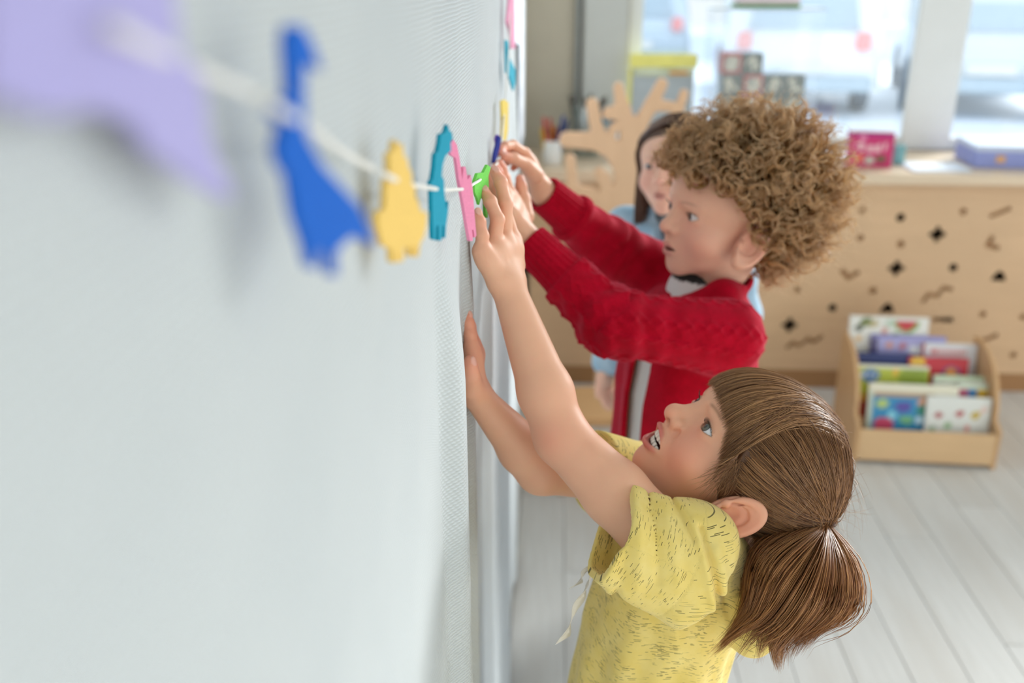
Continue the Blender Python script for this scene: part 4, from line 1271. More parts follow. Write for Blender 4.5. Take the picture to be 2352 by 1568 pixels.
# D: flyaway hairs round the head
N = 150
dr = rg.normal(0, 1, (N, 3)); dr[:, 2] = np.abs(dr[:, 2]); dr[:, 0] -= 0.8; dr /= np.linalg.norm(dr, axis=1, keepdims=True)
rt = V3(-0.014, 0, 0.018) + dr * V3(0.089, 0.0715, 0.072) * 1.04
tn_ = np.cross(dr, rg.normal(0, 1, (N, 3))); tn_ /= np.linalg.norm(tn_, axis=1, keepdims=True)
t = np.linspace(0, 1, 10)[None, :, None]; ln = rg.uniform(0.02, 0.06, N)[:, None, None]
L = rt[:, None] + (tn_[:, None] * 0.9 + V3(-0.5, 0, -0.2)) * t * ln + dr[:, None] * np.sin(t * 2.2) * ln * rg.uniform(0.05, 0.30, (N, 1, 1))
strands('flyaway_hair', to_w(L), np.full(N, 0.00010), hair_tones(N, (170, 124, 84), (220, 184, 140), rg), M_HAIR_G, GIRL, 0.3)
# white tulle ruffle on the front of the shirt
def ribbon(name, pts, w0, w1, m, parent, n=20):
    c = spline([P(*t) for t in pts], n); k = np.linspace(0, 1, n)[:, None]
    wv = (AXR * 0.35 + AXF * 0.9) * (w0 + (w1 - w0) * k) + AXR * 0.003 * np.sin(k * 14)
    th_ = 0.0006 * AXR
    v = np.concatenate([c - wv, c + wv, c + wv + th_, c - wv + th_]); i = np.arange(n - 1)
    q = np.vstack([np.stack([i + a * n, i + 1 + a * n, i + 1 + b_ * n, i + b_ * n], 1) for a, b_ in ((0, 1), (1, 2), (2, 3), (3, 0))])
    return keep(link(name, np_mesh(name, v, q), m, parent))
m_t = bpy.data.materials.new('white_tulle'); m_t.use_nodes = True
_nt = m_t.node_tree; _b = _nt.nodes['Principled BSDF']; _nt.links.new(mixc(_nt, noise(_nt, coords(_nt), 300, 2), lin((240, 234, 220)), lin((250, 246, 238))), _b.inputs['Base Color'])
_b.inputs['Alpha'].default_value = 0.55; _b.inputs['Roughness'].default_value = 0.8
ribbon('tulle_ruffle', [(1385, 1250, 0.985), (1352, 1300, 0.985), (1322, 1345, 0.985)], 0.004, 0.014, m_t, TEE)
ribbon('tulle_ruffle', [(1375, 1290, 0.98), (1335, 1370, 0.98), (1292, 1470, 0.98)], 0.004, 0.016, m_t, TEE)
# ================================================================== the curly-haired child in the red cardigan
def head_frame(yaw, pitch, roll):
    f = V3(-math.cos(yaw) * math.cos(pitch), -math.sin(yaw) * math.cos(pitch), math.sin(pitch))
    u = V3(0, 0, 1); u = unit(u - f * (u @ f)); l = np.cross(u, f)
    u2 = u * math.cos(roll) + l * math.sin(roll); l2 = np.cross(u2, f)
    return np.stack([f, l2, u2], 1)
BOY = empty('person', (0.30, 1.36, 0.0))
tag(BOY, 'curly blond child in red knitted cardigan pinning a shape to the canvas', 'person')
bH = P(1670.4, 480, 1.3666); bM = head_frame(0.3585, 0.049, 0.0406)
bhead = Head(smile=0.15, open_=0.36, lid=1.05)
def bl(p): return (p - a32(bH)) @ a32(bM)
BNECK = V3(0.318, 1.365, 1.000)
def b_head(p):
    d = bhead.sdf(bl(p))
    return smin(d, cap(p, bH + bM @ V3(-0.028, 0, -0.05), BNECK, 0.040, 0.042), 0.016)
hv, hq = polygonize(b_head, bH + V3(-0.12, -0.12, -0.17), bH + V3(0.12, 0.12, 0.11), 0.0019)
hc = blend(bhead.color(bl(hv)), np.full(len(hv), 0.3), lin((244, 208, 192)))
bS = V3(0.335, 1.245, 0.978); bE = P(1408, 742, 1.262); bW = P(1216, 556, 1.272)
bS2 = V3(0.290, 1.470, 0.990); bE2 = P(1400, 572, 1.485); bW2 = P(1250, 445, 1.40)
KL = {'wrist': bW,
      'index': [P(1172, 446, 1.275), P(1160, 408, 1.268), P(1153, 388, 1.262), P(1148, 375, 1.258)],
      'middle': [P(1166, 452, 1.258), P(1151, 416, 1.248), P(1143, 396, 1.243), P(1139, 383, 1.24)],
      'ring': [P(1162, 460, 1.243), P(1147, 427, 1.232), P(1139, 409, 1.227), P(1135, 397, 1.225)],
      'pinky': [P(1161, 472, 1.230), P(1149, 446, 1.222), P(1143, 430, 1.219), P(1140, 418, 1.217)],
      'thumb': [P(1206, 497, 1.285), P(1203, 458, 1.290), P(1197, 428, 1.288), P(1194, 410, 1.286)]}
KR = {'wrist': bW2,
      'index': [P(1204, 353, 1.355), P(1178, 333, 1.330), P(1160, 336, 1.310), P(1149, 346, 1.296)],
      'middle': [P(1206, 360, 1.373), P(1180, 343, 1.357), P(1163, 348, 1.338), P(1152, 358, 1.325)],
      'ring': [P(1209, 370, 1.388), P(1186, 358, 1.377), P(1172, 364, 1.363), P(1166, 373, 1.353)],
      'pinky': [P(1214, 381, 1.400), P(1194, 374, 1.393), P(1184, 378, 1.384), P(1179, 386, 1.378)],
      'thumb': [P(1229, 402, 1.362), P(1207, 377, 1.337), P(1180, 364, 1.312), P(1158, 360, 1.297)]}
KL['nails'] = [nail(KL['thumb'], AXR * 0.8 - AXF * 0.6)]; KR['nails'] = [nail(KR['thumb'], AXU * 0.8 - AXF * 0.6)]
def b_arm(J, E, Wr):
    return lambda p: smin(cap(p, E, Wr, 0.026, 0.0175), hand_sdf(p, J, 1.0), 0.012)
a1 = polygonize(b_arm(KL, bE, bW), V3(0.0, 1.15, 0.98), V3(0.22, 1.34, 1.26), 0.0019)
a2 = polygonize(b_arm(KR, bE2, bW2), V3(0.0, 1.25, 1.0), V3(0.24, 1.50, 1.30), 0.0019)
cst = polygonize(lambda p: smin(chain(p, [bE, bS, BNECK + V3(0, 0, -0.04), bS2, bE2], [0.024, 0.030, 0.038, 0.030, 0.024], 0.02), cap(p, BNECK + V3(0, 0, -0.05), BNECK, 0.04), 0.02), V3(0.13, 1.14, 0.90), V3(0.42, 1.54, 1.10), 0.005, project=1)
v, q, c = join([(hv, hq, hc), (*cst, np.tile(SKIN, (len(cst[0]), 1))), (*a1, hand_color(a1[0], KL, np.tile(SKIN, (len(a1[0]), 1)))), (*a2, hand_color(a2[0], KR, np.tile(SKIN, (len(a2[0]), 1))))])
link('body', np_mesh('body', v, q, col=c), M_SKIN, BOY)
eyes_for(bhead, bM, bH, eye_mat('dark_brown_eye', (70, 48, 34)), BOY, gaze=unit(V3(1, -0.15, 0.05)))
lashes(BOY, bhead, bM, bH, M_HAIR_G, 12)

# trunk: an oval barrel leaning a little, then cloth over it
BT = [(0.60, 0.300, 0.100, 0.125), (0.74, 0.298, 0.105, 0.128), (0.86, 0.300, 0.102, 0.125), (0.95, 0.308, 0.094, 0.122), (1.02, 0.316, 0.060, 0.100)]
_bz, _bx, _brx, _bry = [np.array(t) for t in zip(*BT)]
def barrel(p, grow):
    z = p[:, 2]
    cx = np.interp(z, _bz, _bx).astype(F32); rx = np.interp(z, _bz, _brx).astype(F32) + grow; ry = np.interp(z, _bz, _bry).astype(F32) + grow
    X = (p[:, 0] - cx) / rx; Y = (p[:, 1] - F32(1.362)) / ry
    d = (np.sqrt(X * X + Y * Y) - 1) * np.minimum(rx, ry) * 0.95
    th = np.arctan2(-(p[:, 1] - F32(1.362)), -(p[:, 0] - cx))       # 0 faces the canvas, positive towards the camera
    return smax(d, z - F32(1.008 + grow), 0.03), th
def b_tee(p):
    d, th = barrel(p, -0.010)
    d = smax(d, F32(0.66) - p[:, 2], 0.003)
    d = smin(d, cap(p, BNECK + V3(0, 0, -0.05), BNECK + V3(-0.006, -0.004, 0.004), 0.056, 0.050), 0.015)
    return smax(d, -cap(p, BNECK + V3(0, 0, -0.02), bH + bM @ V3(-0.02, 0, -0.04), 0.044, 0.050), 0.003)
tv, tq = polygonize(b_tee, V3(0.15, 1.20, 0.64), V3(0.45, 1.53, 1.06), 0.0042)
tc = np.tile(lin((232, 234, 234)), (len(tv), 1))
tc[cap(tv, BNECK + V3(-0.004, -0.002, 0.062), BNECK + V3(-0.006, -0.004, 0.10), 0.053, 0.060) < 0] = lin((24, 24, 26))
link('white_t_shirt', np_mesh('white_t_shirt', tv, tq, col=tc), attr_mat('cotton_jersey', 0.85, 0.1), BOY)

def sleeve(p, S, E, Wr, r0, r1, r2, seed, cable=True):
    """knitted sleeve with a ribbed cuff; returns distance and cloth coordinates"""
    out = None
    segs = ((S, E, r0, r1, 0.0), (E, Wr, r1, r2, float(np.linalg.norm(E - S))))
    U_, V_ = None, None
    for a, b_, ra, rb, off in segs:
        ax = unit(b_ - a); L = float(np.linalg.norm(b_ - a)); pa = p - a32(a); s = pa @ a32(ax); t = np.clip(s / L, 0, 1)
        q = pa - (t * L)[:, None] * a32(ax); dq = np.sqrt((q * q).sum(-1))
        e2 = unit(np.cross(ax, V3(0, 0, 1))); e3 = np.cross(ax, e2)
        ang = np.arctan2(q @ a32(e3), q @ a32(e2))
        r = ra + (rb - ra) * t
        v_ = off + s
        d = dq - r
        if out is None: out, U_, V_ = d, ang * 0.045, v_
        else:
            m = d < out; U_ = np.where(m, ang * 0.045, U_); V_ = np.where(m, v_, V_); out = smin(out, d, 0.03)
    tot = float(np.linalg.norm(E - S) + np.linalg.norm(Wr - E))
    k = V_ / tot
    # crosswise wrinkles, strongest round the elbow, and cables along the sleeve
    wr = np.sin(V_ * 165 + 1.5 * np.sin(U_ * 70 + seed) + seed) * np.exp(-((k - 0.55) / 0.28) ** 2) * 0.0026
    cu = (k > 0.80)
    cb = 0.0
    if cable:
        x = np.mod(U_ + 0.011, 0.044) - 0.022
        for ph in (0, math.pi):
            cb = cb + 0.0022 * np.exp(-((x - 0.0065 * np.sin(V_ * 2 * math.pi / 0.042 + ph)) / 0.0042) ** 2)
        cb = np.where(cu, 0, cb)
    rib = np.where(cu, 0.0010 * np.sin(U_ / 0.045 * 22), 0)
    puff = np.where(cu, 0.003, 0.0) - 0.0035 * np.exp(-((k - 0.77) / 0.03) ** 2)
    return out - wr * (~cu) - cb - rib + puff
def b_card(p):
    d, th = barrel(p, 0.004)
    z = p[:, 2]
    d = d + (0.0025 * np.sin(th * 9 + 14 * z) + 0.0018 * np.sin(th * 4 - 30 * z + 1)) * np.clip((0.98 - z) / 0.1, 0, 1)
    d = smax(d, F32(0.715) - z + 0.03 * np.cos(th), 0.003)
    inner, _ = barrel(p, -0.004)
    d = np.maximum(d, -(inner + np.maximum(0, 0.76 - z) * 0))
    # open front
    k = np.clip((z - 0.72) / 0.30, 0, 1)
    lo = np.radians(33 - 6 * k); hi = np.radians(51 + 22 * np.clip((z - 0.93) / 0.07, 0, 1))
    gap = np.maximum(lo - th, th - hi) * 0.10
    d = smax(d, -gap, 0.004)
    # shoulders, sleeves, collar
    d = smin(d, cap(p, bS, BNECK + V3(0.012, -0.055, -0.022), 0.044, 0.036), 0.02)
    d = smin(d, cap(p, bS2, BNECK + V3(0.0, 0.055, -0.022), 0.044, 0.036), 0.02)
    s1 = smax(sleeve(p, bS, bE, bW, 0.054, 0.040, 0.0300, 0.3), (p - a32(bW)) @ a32(unit(bW - bE)) - 0.002, 0.003)
    s2 = smax(sleeve(p, bS2, bE2, bW2, 0.052, 0.041, 0.0310, 2.1, False), (p - a32(bW2)) @ a32(unit(bW2 - bE2)) - 0.002, 0.003)
    d = smin(d, s1, 0.016); d = smin(d, s2, 0.016)
    d = smin(d, chain(p, COLLAR, [0.012, 0.018, 0.022, 0.022, 0.019, 0.013, 0.010], 0.01), 0.012)
    d = smax(d, -cap(p, BNECK + V3(0, 0, 0.0), bH + bM @ V3(-0.02, 0, -0.04), 0.047, 0.054), 0.004)
    # hollow cuffs
    for E_, W_ in ((bE, bW), (bE2, bW2)):
        ax = unit(W_ - E_); d = np.maximum(d, -np.maximum(cap(p, W_ - ax * 0.03, W_ + ax * 0.05, 0.0225), -((p - a32(W_)) @ a32(ax)) - 0.02))
    return d
_c = BNECK + V3(-0.002, 0, 0.010)
COLLAR = [_c + V3(-0.052, -0.040, -0.055), _c + V3(-0.030, -0.058, -0.012), _c + V3(0.022, -0.055, 0.010), _c + V3(0.052, 0.0, 0.016), _c + V3(0.020, 0.055, 0.010), _c + V3(-0.038, 0.048, -0.008), _c + V3(-0.072, 0.006, -0.050)]
cv_, cq_ = polygonize(b_card, V3(0.03, 1.12, 0.69), V3(0.45, 1.56, 1.18), 0.0025, project=1)
def knit_mat():
    m, nt, b = new_mat('red_wool_knit')
    v = coords(nt)
    f = noise(nt, v, 35, 3); f2 = noise(nt, v, 420, 3)
    c = mixc(nt, ramp(nt, f, 0.3, 0.75), lin((174, 5, 34)), lin((202, 10, 46)))
    c = mixc(nt, math_n(nt, 'MULTIPLY', ramp(nt, f2, 0.45, 0.7), 0.4), c, lin((104, 1, 16)))
    nt.links.new(c, b.inputs['Base Color'])
    b.inputs['Roughness'].default_value = 0.9; b.inputs['Specular IOR Level'].default_value = 0.1
    b.inputs['Sheen Weight'].default_value = 0.5; b.inputs['Sheen Roughness'].default_value = 0.4
    b.inputs['Sheen Tint'].default_value = (1.0, 0.25, 0.35, 1)
    bump(nt, b, f2, 0.5, 0.0016)
    return m
link('cardigan', np_mesh('cardigan', cv_, cq_), knit_mat(), BOY)
legs_and_shoes(BOY, 0.300, 1.362, 0.68, 0.095, 0.118, plain('dark_trousers', (62, 70, 92), 0.85, 0.12, 80), math.pi + 0.4, (96, 90, 100))

# ---- curls
rb = np.random.default_rng(5)
def to_b(L): return L @ bM.T + bH
def curl_roots(n):
    out = []
    while len(out) < n:
        d = rb.normal(0, 1, (4 * n, 3)); d /= np.linalg.norm(d, axis=1, keepdims=True)
        x, y, z = d.T
        ok = ((z > 0.30) & (x < 0.86)) | (z > 0.42) | ((x < 0.42) & (z > -0.05)) | ((x < 0.16) & (z > -0.35)) | ((x < -0.12) & (z > -0.86))
        ok &= ~((x > 0.66) & (z < 0.36)) & ~((np.abs(y) > 0.55) & (x > -0.12) & (x < 0.30) & (z < -0.32))
        out += list(d[ok])
    return np.array(out[:n])
def curls(n, sub, name, rad=(0.0035, 0.0078), thick=(0.00042, 0.00070), reach=(0.75, 1.06), fuzz=0.0016, pale=0.0):
    d = curl_roots(n)
    root = V3(-0.012, 0, 0.016) + d * V3(0.090, 0.072, 0.074)
    # how far the mop stands off the skull in each direction
    out = 0.042 + 0.026 * np.clip(-d[:, 0], 0, 1) + 0.018 * np.clip(d[:, 2], 0, 1) + 0.012 * np.abs(d[:, 1]) - 0.010 * np.clip(d[:, 0], 0, 1)
    out *= rb.uniform(*reach, n)
    side = rb.normal(0, 1, (n, 3)); side -= d * (side * d).sum(1, keepdims=True); side /= np.linalg.norm(side, axis=1, keepdims=True)
    ax = d + 0.55 * side + V3(0.05, 0, -0.32); ax /= np.linalg.norm(ax, axis=1, keepdims=True)
    K = 22; t = np.linspace(0, 1, K)
    e1 = np.cross(ax, rb.normal(0, 1, (n, 3))); e1 /= np.linalg.norm(e1, axis=1, keepdims=True); e2 = np.cross(ax, e1)
    R = rb.uniform(*rad, n); turns = rb.uniform(1.2, 2.4, n); ph = rb.uniform(0, 6.28, n); hand = rb.choice([-1, 1], n)
    bend = d[:, None] * (out[:, None, None] * (np.sin(t * 1.5) / math.sin(1.5))[None, :, None]) * 0.72 + ax[:, None] * (out[:, None, None] * t[None, :, None] ** 1.4) * 0.45
    Ls, cs, rs = [], [], []
    for k in range(sub):
        o = rb.normal(0, 1, (n, 3)) * fuzz
        rr = R * rb.uniform(0.85, 1.15, n); dph = rb.normal(0, 0.28, n)
        a = (ph + dph)[:, None] + hand[:, None] * turns[:, None] * 2 * np.pi * t[None]
        amp = (rr[:, None] * np.clip(t / 0.25, 0, 1)[None])[..., None]
        L = root[:, None] + bend + amp * (np.cos(a)[..., None] * e1[:, None] + np.sin(a)[..., None] * e2[:, None]) + o[:, None] * np.clip(t * 2, 0, 1)[None, :, None]
        Ls.append(L)
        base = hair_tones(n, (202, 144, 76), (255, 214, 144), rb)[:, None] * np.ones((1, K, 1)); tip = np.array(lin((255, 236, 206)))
        w = (np.clip((t - 0.30) / 0.70, 0, 1) ** 1.1 * 0.75)[None, :, None]  # paler tips also put the backlit rim into the hair colour
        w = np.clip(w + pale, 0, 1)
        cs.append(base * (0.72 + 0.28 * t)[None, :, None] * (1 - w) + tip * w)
        rs.append(rb.uniform(*thick, n))
    L = np.concatenate(Ls); C_ = np.concatenate(cs); r = np.concatenate(rs)
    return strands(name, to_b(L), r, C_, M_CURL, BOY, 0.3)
M_CURL = hair_mat('golden_curls', 0.42, 0.58, 0.5)
def b_cap(p):
    q = bl(p)
    d = skull(q) - F32(0.006)
    u = (q - a32((-0.012, 0, 0.016))) / a32((0.090, 0.072, 0.074))
    cut = np.where(u[:, 2] > 0.45, u[:, 0] - 0.75, np.where(u[:, 2] > -0.05, u[:, 0] - 0.32, np.maximum(u[:, 0] + 0.18, -0.62 - u[:, 2])))
    return np.maximum(d, cut.astype(F32) * 0.05)
kv, kq = polygonize(b_cap, bH + V3(-0.13, -0.12, -0.12), bH + V3(0.13, 0.12, 0.12), 0.0035, project=1)
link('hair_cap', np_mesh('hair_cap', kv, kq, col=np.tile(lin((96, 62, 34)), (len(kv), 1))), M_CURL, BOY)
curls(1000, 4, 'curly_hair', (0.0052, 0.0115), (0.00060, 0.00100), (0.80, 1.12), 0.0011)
curls(900, 1, 'frizz', (0.004, 0.010), (0.00018, 0.00030), (0.95, 1.32), 0.004, 0.35)  # extra pale: backlit halo put into the colour of these hairs

# ================================================================== the child in the denim jacket behind
KID = empty('person', (0.37, 1.99, 0.0))
tag(KID, 'dark-haired child in pale denim jacket half hidden behind the curly head', 'person')
kH = P(1553.9, 373.6, 1.9264); kM = head_frame(1.1135, 0.0441, -0.0136)
khead = Head(smile=0.0, open_=0.02, ear=False)
KN = kH + kM @ V3(-0.035, 0, -0.12)
def k_head(p):
    d = khead.sdf((p - a32(kH)) @ a32(kM))
    return smin(d, cap(p, kH + kM @ V3(-0.025, 0, -0.05), KN, 0.040, 0.042), 0.016)
kf = V3(-math.cos(1.1135), -math.sin(1.1135), 0); kl = np.cross(V3(0, 0, 1), kf)
def k_hands():
    for s in (-1, 1):
        c = KN + V3(0, 0, -0.16); w_ = c + kf * 0.030 + kl * s * 0.140 + V3(0, 0, -0.185)
        up = V3(0, 0, 1); J = {'wrist': w_}
        for i, f in enumerate(('index', 'middle', 'ring', 'pinky')):
            k0 = w_ + kf * (0.024 - 0.016 * i) - up * 0.055; L_ = (0.056, 0.060, 0.056, 0.045)[i]
            J[f] = [k0, k0 - up * L_ * 0.42 - kl * s * 0.002, k0 - up * L_ * 0.72 - kl * s * 0.010, k0 - up * L_ * 0.92 - kl * s * 0.020]
        J['thumb'] = [w_ + kf * 0.012 - up * 0.012, w_ + kf * 0.032 - up * 0.035, w_ + kf * 0.040 - up * 0.055, w_ + kf * 0.042 - up * 0.072]
        el = c + kl * s * 0.148 - kf * 0.008 - up * 0.03; sh_ = c + kl * s * 0.112 - kf * 0.004 + up * 0.12
        yield lambda p, J=J, w_=w_, el=el, sh_=sh_: smin(chain(p, [KN - up * 0.03, sh_, el, w_], [0.034, 0.028, 0.024, 0.017], 0.02), hand_sdf(p, J, 0.95), 0.01)
KARMS = list(k_hands())
def k_body(p):
    d = k_head(p)
    for f_ in KARMS: d = np.minimum(d, smin(d, f_(p), 0.01))
    return d
nv, nq = polygonize(k_body, KN + V3(-0.22, -0.22, -0.52), KN + V3(0.22, 0.22, 0.25), 0.0029, project=1)
link('body', np_mesh('body', nv, nq, col=blend(khead.color((nv - a32(kH)) @ a32(kM)), np.full(len(nv), 0.35), lin((244, 208, 194)))), M_SKIN, KID)
eyes_for(khead, kM, kH, eye_mat('blue_grey_eye', (70, 80, 92)), KID)
def k_jacket(p):
    c = a32(KN + V3(0, 0, -0.16))
    q = p - c; x = q @ a32(kf); y = q @ a32(kl); z = q[:, 2]
    l = np.stack([x, y, z], 1)
    d = (np.sqrt((x / 0.085) ** 2 + (y / 0.12) ** 2) - 1) * 0.085
    d = smax(d, z - 0.155, 0.03); d = smax(d, -0.26 - z, 0.004)
    ay = l.copy(); ay[:, 1] = np.abs(ay[:, 1])
    d = smin(d, chain(ay, [V3(-0.005, 0.118, 0.128), V3(-0.01, 0.150, -0.03), V3(0.03, 0.140, -0.185)], [0.044, 0.038, 0.031], 0.02), 0.018)
    d = smin(d, cap(ay, V3(0, 0.02, 0.15), V3(0.0, 0.11, 0.13), 0.038, 0.036), 0.02)
    d = smin(d, cap(ay, V3(0.02, 0.048, 0.172), V3(0.062, 0.030, 0.120), 0.012, 0.010), 0.006)    # collar
    d = d + 0.002 * np.sin(z * 70 + y * 40)
    d = smax(d, -cap(l, V3(0.05, 0, 0.19), V3(0.10, 0, 0.02), 0.030, 0.010), 0.006)
    return smax(d, -cap(l, V3(0.0, 0, 0.12), V3(0.02, 0, 0.24), 0.044, 0.050), 0.004)
jv, jq = polygonize(k_jacket, KN + V3(-0.24, -0.24, -0.44), KN + V3(0.24, 0.24, 0.08), 0.0048, project=1)
def denim():
    m, nt, b = new_mat('washed_denim')
    v = coords(nt); f = noise(nt, v, 30, 4); f2 = noise(nt, coords(nt, (1, 1, 0.1)), 900, 2)
    c = mixc(nt, ramp(nt, f, 0.3, 0.7), lin((150, 184, 208)), lin((186, 212, 228)))
    nt.links.new(mixc(nt, math_n(nt, 'MULTIPLY', f2, 0.3), c, lin((120, 156, 186))), b.inputs['Base Color'])
    b.inputs['Roughness'].default_value = 0.85
    return m
link('denim_jacket', np_mesh('denim_jacket', jv, jq), denim(), KID)
sw = polygonize(lambda p: cap(p, KN + V3(0, 0, -0.30), KN + V3(0, 0, -0.015), 0.075, 0.052), KN + V3(-0.1, -0.1, -0.4), KN + V3(0.1, 0.1, 0.05), 0.006, project=1)
link('grey_top', np_mesh('grey_top', *sw), plain('grey_jersey', (110, 116, 122), 0.85), KID)
legs_and_shoes(KID, 0.37, 1.985, 0.60, 0.085, 0.11, M_JEAN, math.pi + 1.1, (150, 120, 130))
# long straight hair with a centre parting
rk = np.random.default_rng(3)
def k_cap(p):
    q = (p - a32(kH)) @ a32(kM); d = skull(q) - F32(0.004)
    y = np.abs(q[:, 1])
    fr = np.where(q[:, 2] > 0.02, (q[:, 0] - 0.070) * 0.6 + (0.062 - q[:, 2]) * 0.5 - 0.25 * y * 0.2, q[:, 0] - 0.028)
    return smax(d, fr, 0.004)
cvv, cqq = polygonize(k_cap, kH + V3(-0.12, -0.12, -0.12), kH + V3(0.12, 0.12, 0.12), 0.0035, project=1)
M_HAIR_K = hair_mat('dark_brown_hair', 0.35, 0.08)
link('hair_cap', np_mesh('hair_cap', cvv, cqq, col=np.tile(lin((96, 70, 58)), (len(cvv), 1))), M_HAIR_K, KID)
N = 1100
s = rk.choice([-1, 1], N); rx_ = rk.uniform(-0.07, 0.062, N)
rt = np.stack([rx_, s * rk.uniform(0.0, 0.006, N), 0.092 + 0 * rx_ - 4.0 * np.maximum(rx_ - 0.02, 0) ** 2], 1)
mid = np.stack([rx_ * 0.55 + 0.000, s * 0.078, 0.03 + 0 * rx_], 1)
end = np.stack([rx_ * 0.35 - 0.012, s * rk.uniform(0.055, 0.082, N), rk.uniform(-0.20, -0.12, N)], 1)
t = np.linspace(0, 1, 10)[None, :, None]
L = rt[:, None] * (1 - t) ** 2 + (mid * 1.12)[:, None] * 2 * t * (1 - t) + end[:, None] * t ** 2
L = push_out(skull, L, 0.006 + rk.uniform(0, 0.004, (N, 1)))
for _s in (s > 0, s < 0):
    strands('long_hair', L[_s] @ kM.T + kH, rk.uniform(0.0008, 0.0013, _s.sum()), hair_tones(_s.sum(), (84, 58, 46), (140, 104, 84), rk), M_HAIR_K, KID, 0.2)
# ================================================================== felt animals on a cord
def felt_mat(name, rgb):
    m, nt, b = new_mat(name)
    v = coords(nt); f = noise(nt, v, 900, 4, 0.7); c = lin(rgb)
    nt.links.new(mixc(nt, ramp(nt, f, 0.3, 0.7), tuple(x * 0.88 for x in c), tuple(min(1, x * 1.08) for x in c)), b.inputs['Base Color'])
    b.inputs['Roughness'].default_value = 0.95; b.inputs['Specular IOR Level'].default_value = 0.1
    b.inputs['Sheen Weight'].default_value = 0.25
    bump(nt, b, f, 0.35, 0.0006)
    return m
def felt(name, pts, anchor, phi, rgb, label, sub=None, thick=0.0032, org=(0, 0), sc=1.0):
    """felt cut-out: its outline lies in an upright plane through anchor that is turned phi away from the wall"""
    ph = math.radians(phi); n = V3(math.cos(ph), -math.sin(ph), 0); h = V3(math.sin(ph), math.cos(ph), 0)
    A = np.asarray(anchor, float); out = []
    for x, y in pts:
        px, py = org[0] + x * sc, org[1] + y * sc
        r = ray(px, py); t = ((A - CAM) @ n) / (r @ n); p = CAM + t * r - A
        out.append((p @ h, p[2]))
    o = prism(name, out, -thick / 2, thick / 2, felt_mat(name + '_felt', rgb), None, 'xz', 0.0)
    o.matrix_basis = Matrix([[h[0], -n[0], 0, A[0]], [h[1], -n[1], 0, A[1]], [h[2], -n[2], 1, A[2]], [0, 0, 0, 1]])
    tag(o, label, 'felt animal', 'felt animals threaded on the white cord')
    return o
S1 = 900 / 2016.0; S2 = 360 / 1411.0
felt('lavender_felt_animal', [(-60, -60), (380, -60), (392, 30), (398, 110), (440, 170), (458, 225), (462, 300), (482, 365), (522, 440), (515, 456), (440, 415), (380, 372), (330, 335),
      (305, 285), (262, 268), (205, 245), (150, 262), (90, 262), (45, 242), (-60, 215)], at_x(260, 130, 0.009), 3, (178, 172, 224), 'large lavender felt animal nearest the camera at the upper left')
felt('blue_felt_animal', [(1470, 130), (1530, 130), (1570, 190), (1600, 260), (1635, 360), (1600, 335), (1580, 310), (1550, 330), (1545, 450), (1550, 680), (1580, 740), (1640, 850), (1750, 970),
      (1830, 1060), (1870, 1150), (1910, 1260), (1850, 1225), (1790, 1215), (1750, 1250), (1710, 1290), (1715, 1415), (1690, 1415), (1672, 1290), (1620, 1290), (1612, 1380), (1580, 1370), (1560, 1270),
      (1500, 1100), (1470, 900), (1430, 850), (1410, 760), (1420, 700), (1440, 650), (1410, 610), (1380, 590), (1440, 510), (1475, 480), (1465, 330), (1455, 220)], at_x(690, 350, 0.020), 22, (14, 100, 204),
     'royal blue long-necked felt animal left of the yellow one', org=(0, 0), sc=S1)
felt('yellow_felt_animal', [(320, 275), (335, 300), (345, 330), (362, 320), (372, 345), (385, 310), (400, 430), (430, 440), (440, 520), (470, 570), (475, 680), (500, 700), (505, 790), (530, 830), (545, 900),
      (580, 935), (610, 925), (605, 1040), (580, 1150), (545, 1210), (530, 1330), (512, 1330), (510, 1230), (490, 1230), (485, 1330), (460, 1325), (455, 1240), (400, 1240), (395, 1370), (350, 1375), (345, 1240),
      (325, 1385), (295, 1380), (285, 1250), (215, 1230), (185, 1120), (160, 1000), (170, 930), (230, 900), (240, 640), (270, 580), (265, 400), (305, 380)], at_x(912, 450, 0.016), 20, (246, 206, 112),
     'yellow shaggy felt animal between the blue and teal ones', org=(820, 250), sc=S2)
felt('teal_felt_animal', [(800, 140), (815, 195), (835, 210), (845, 270), (825, 300), (830, 375), (780, 420), (755, 500), (745, 600), (765, 640), (770, 760), (780, 830), (785, 900), (808, 830), (800, 940),
      (785, 1050), (778, 1160), (768, 1160), (765, 1050), (752, 1040), (745, 1180), (718, 1185), (715, 1040), (695, 1060), (690, 1180), (670, 1170), (662, 1000), (655, 740), (645, 665), (665, 630), (680, 530),
      (690, 405), (712, 385), (730, 300), (738, 225), (760, 228), (785, 200)], at_x(1003, 420, 0.015), 22, (0, 156, 186), 'teal horned felt animal beside the pink one', org=(820, 250), sc=S2)
felt('pink_felt_animal', [(1029, 332), (1038, 320), (1046, 332), (1052, 362), (1059, 412), (1061, 384), (1066, 382), (1071, 412), (1078, 402), (1083, 440), (1087, 495), (1091, 540), (1087, 545), (1084, 526), (1081, 528),
      (1083, 552), (1076, 553), (1070, 520), (1060, 462), (1050, 408), (1044, 362), (1034, 356), (1028, 345)], at_x(1062, 430, 0.020), 36, (250, 150, 186), 'pink long-necked felt animal next to the raised hand')
felt('green_felt_animal', [(1087, 418), (1094, 398), (1108, 396), (1117, 378), (1124, 384), (1119, 404), (1120, 440), (1117, 500), (1113, 498), (1111, 452), (1101, 456), (1098, 470), (1094, 455), (1088, 442)], at_x(1104, 420, 0.016), 24, (124, 222, 92),
     'lime green felt animal behind the raised fingers')
felt('navy_felt_animal', [(1143, 312), (1149, 315), (1146, 340), (1141, 358), (1135, 376), (1130, 375), (1133, 352), (1138, 335)], P(1140, 345, 1.272), 30, (34, 50, 150), 'navy blue felt piece pinched in the fingers of the red sleeved hand')
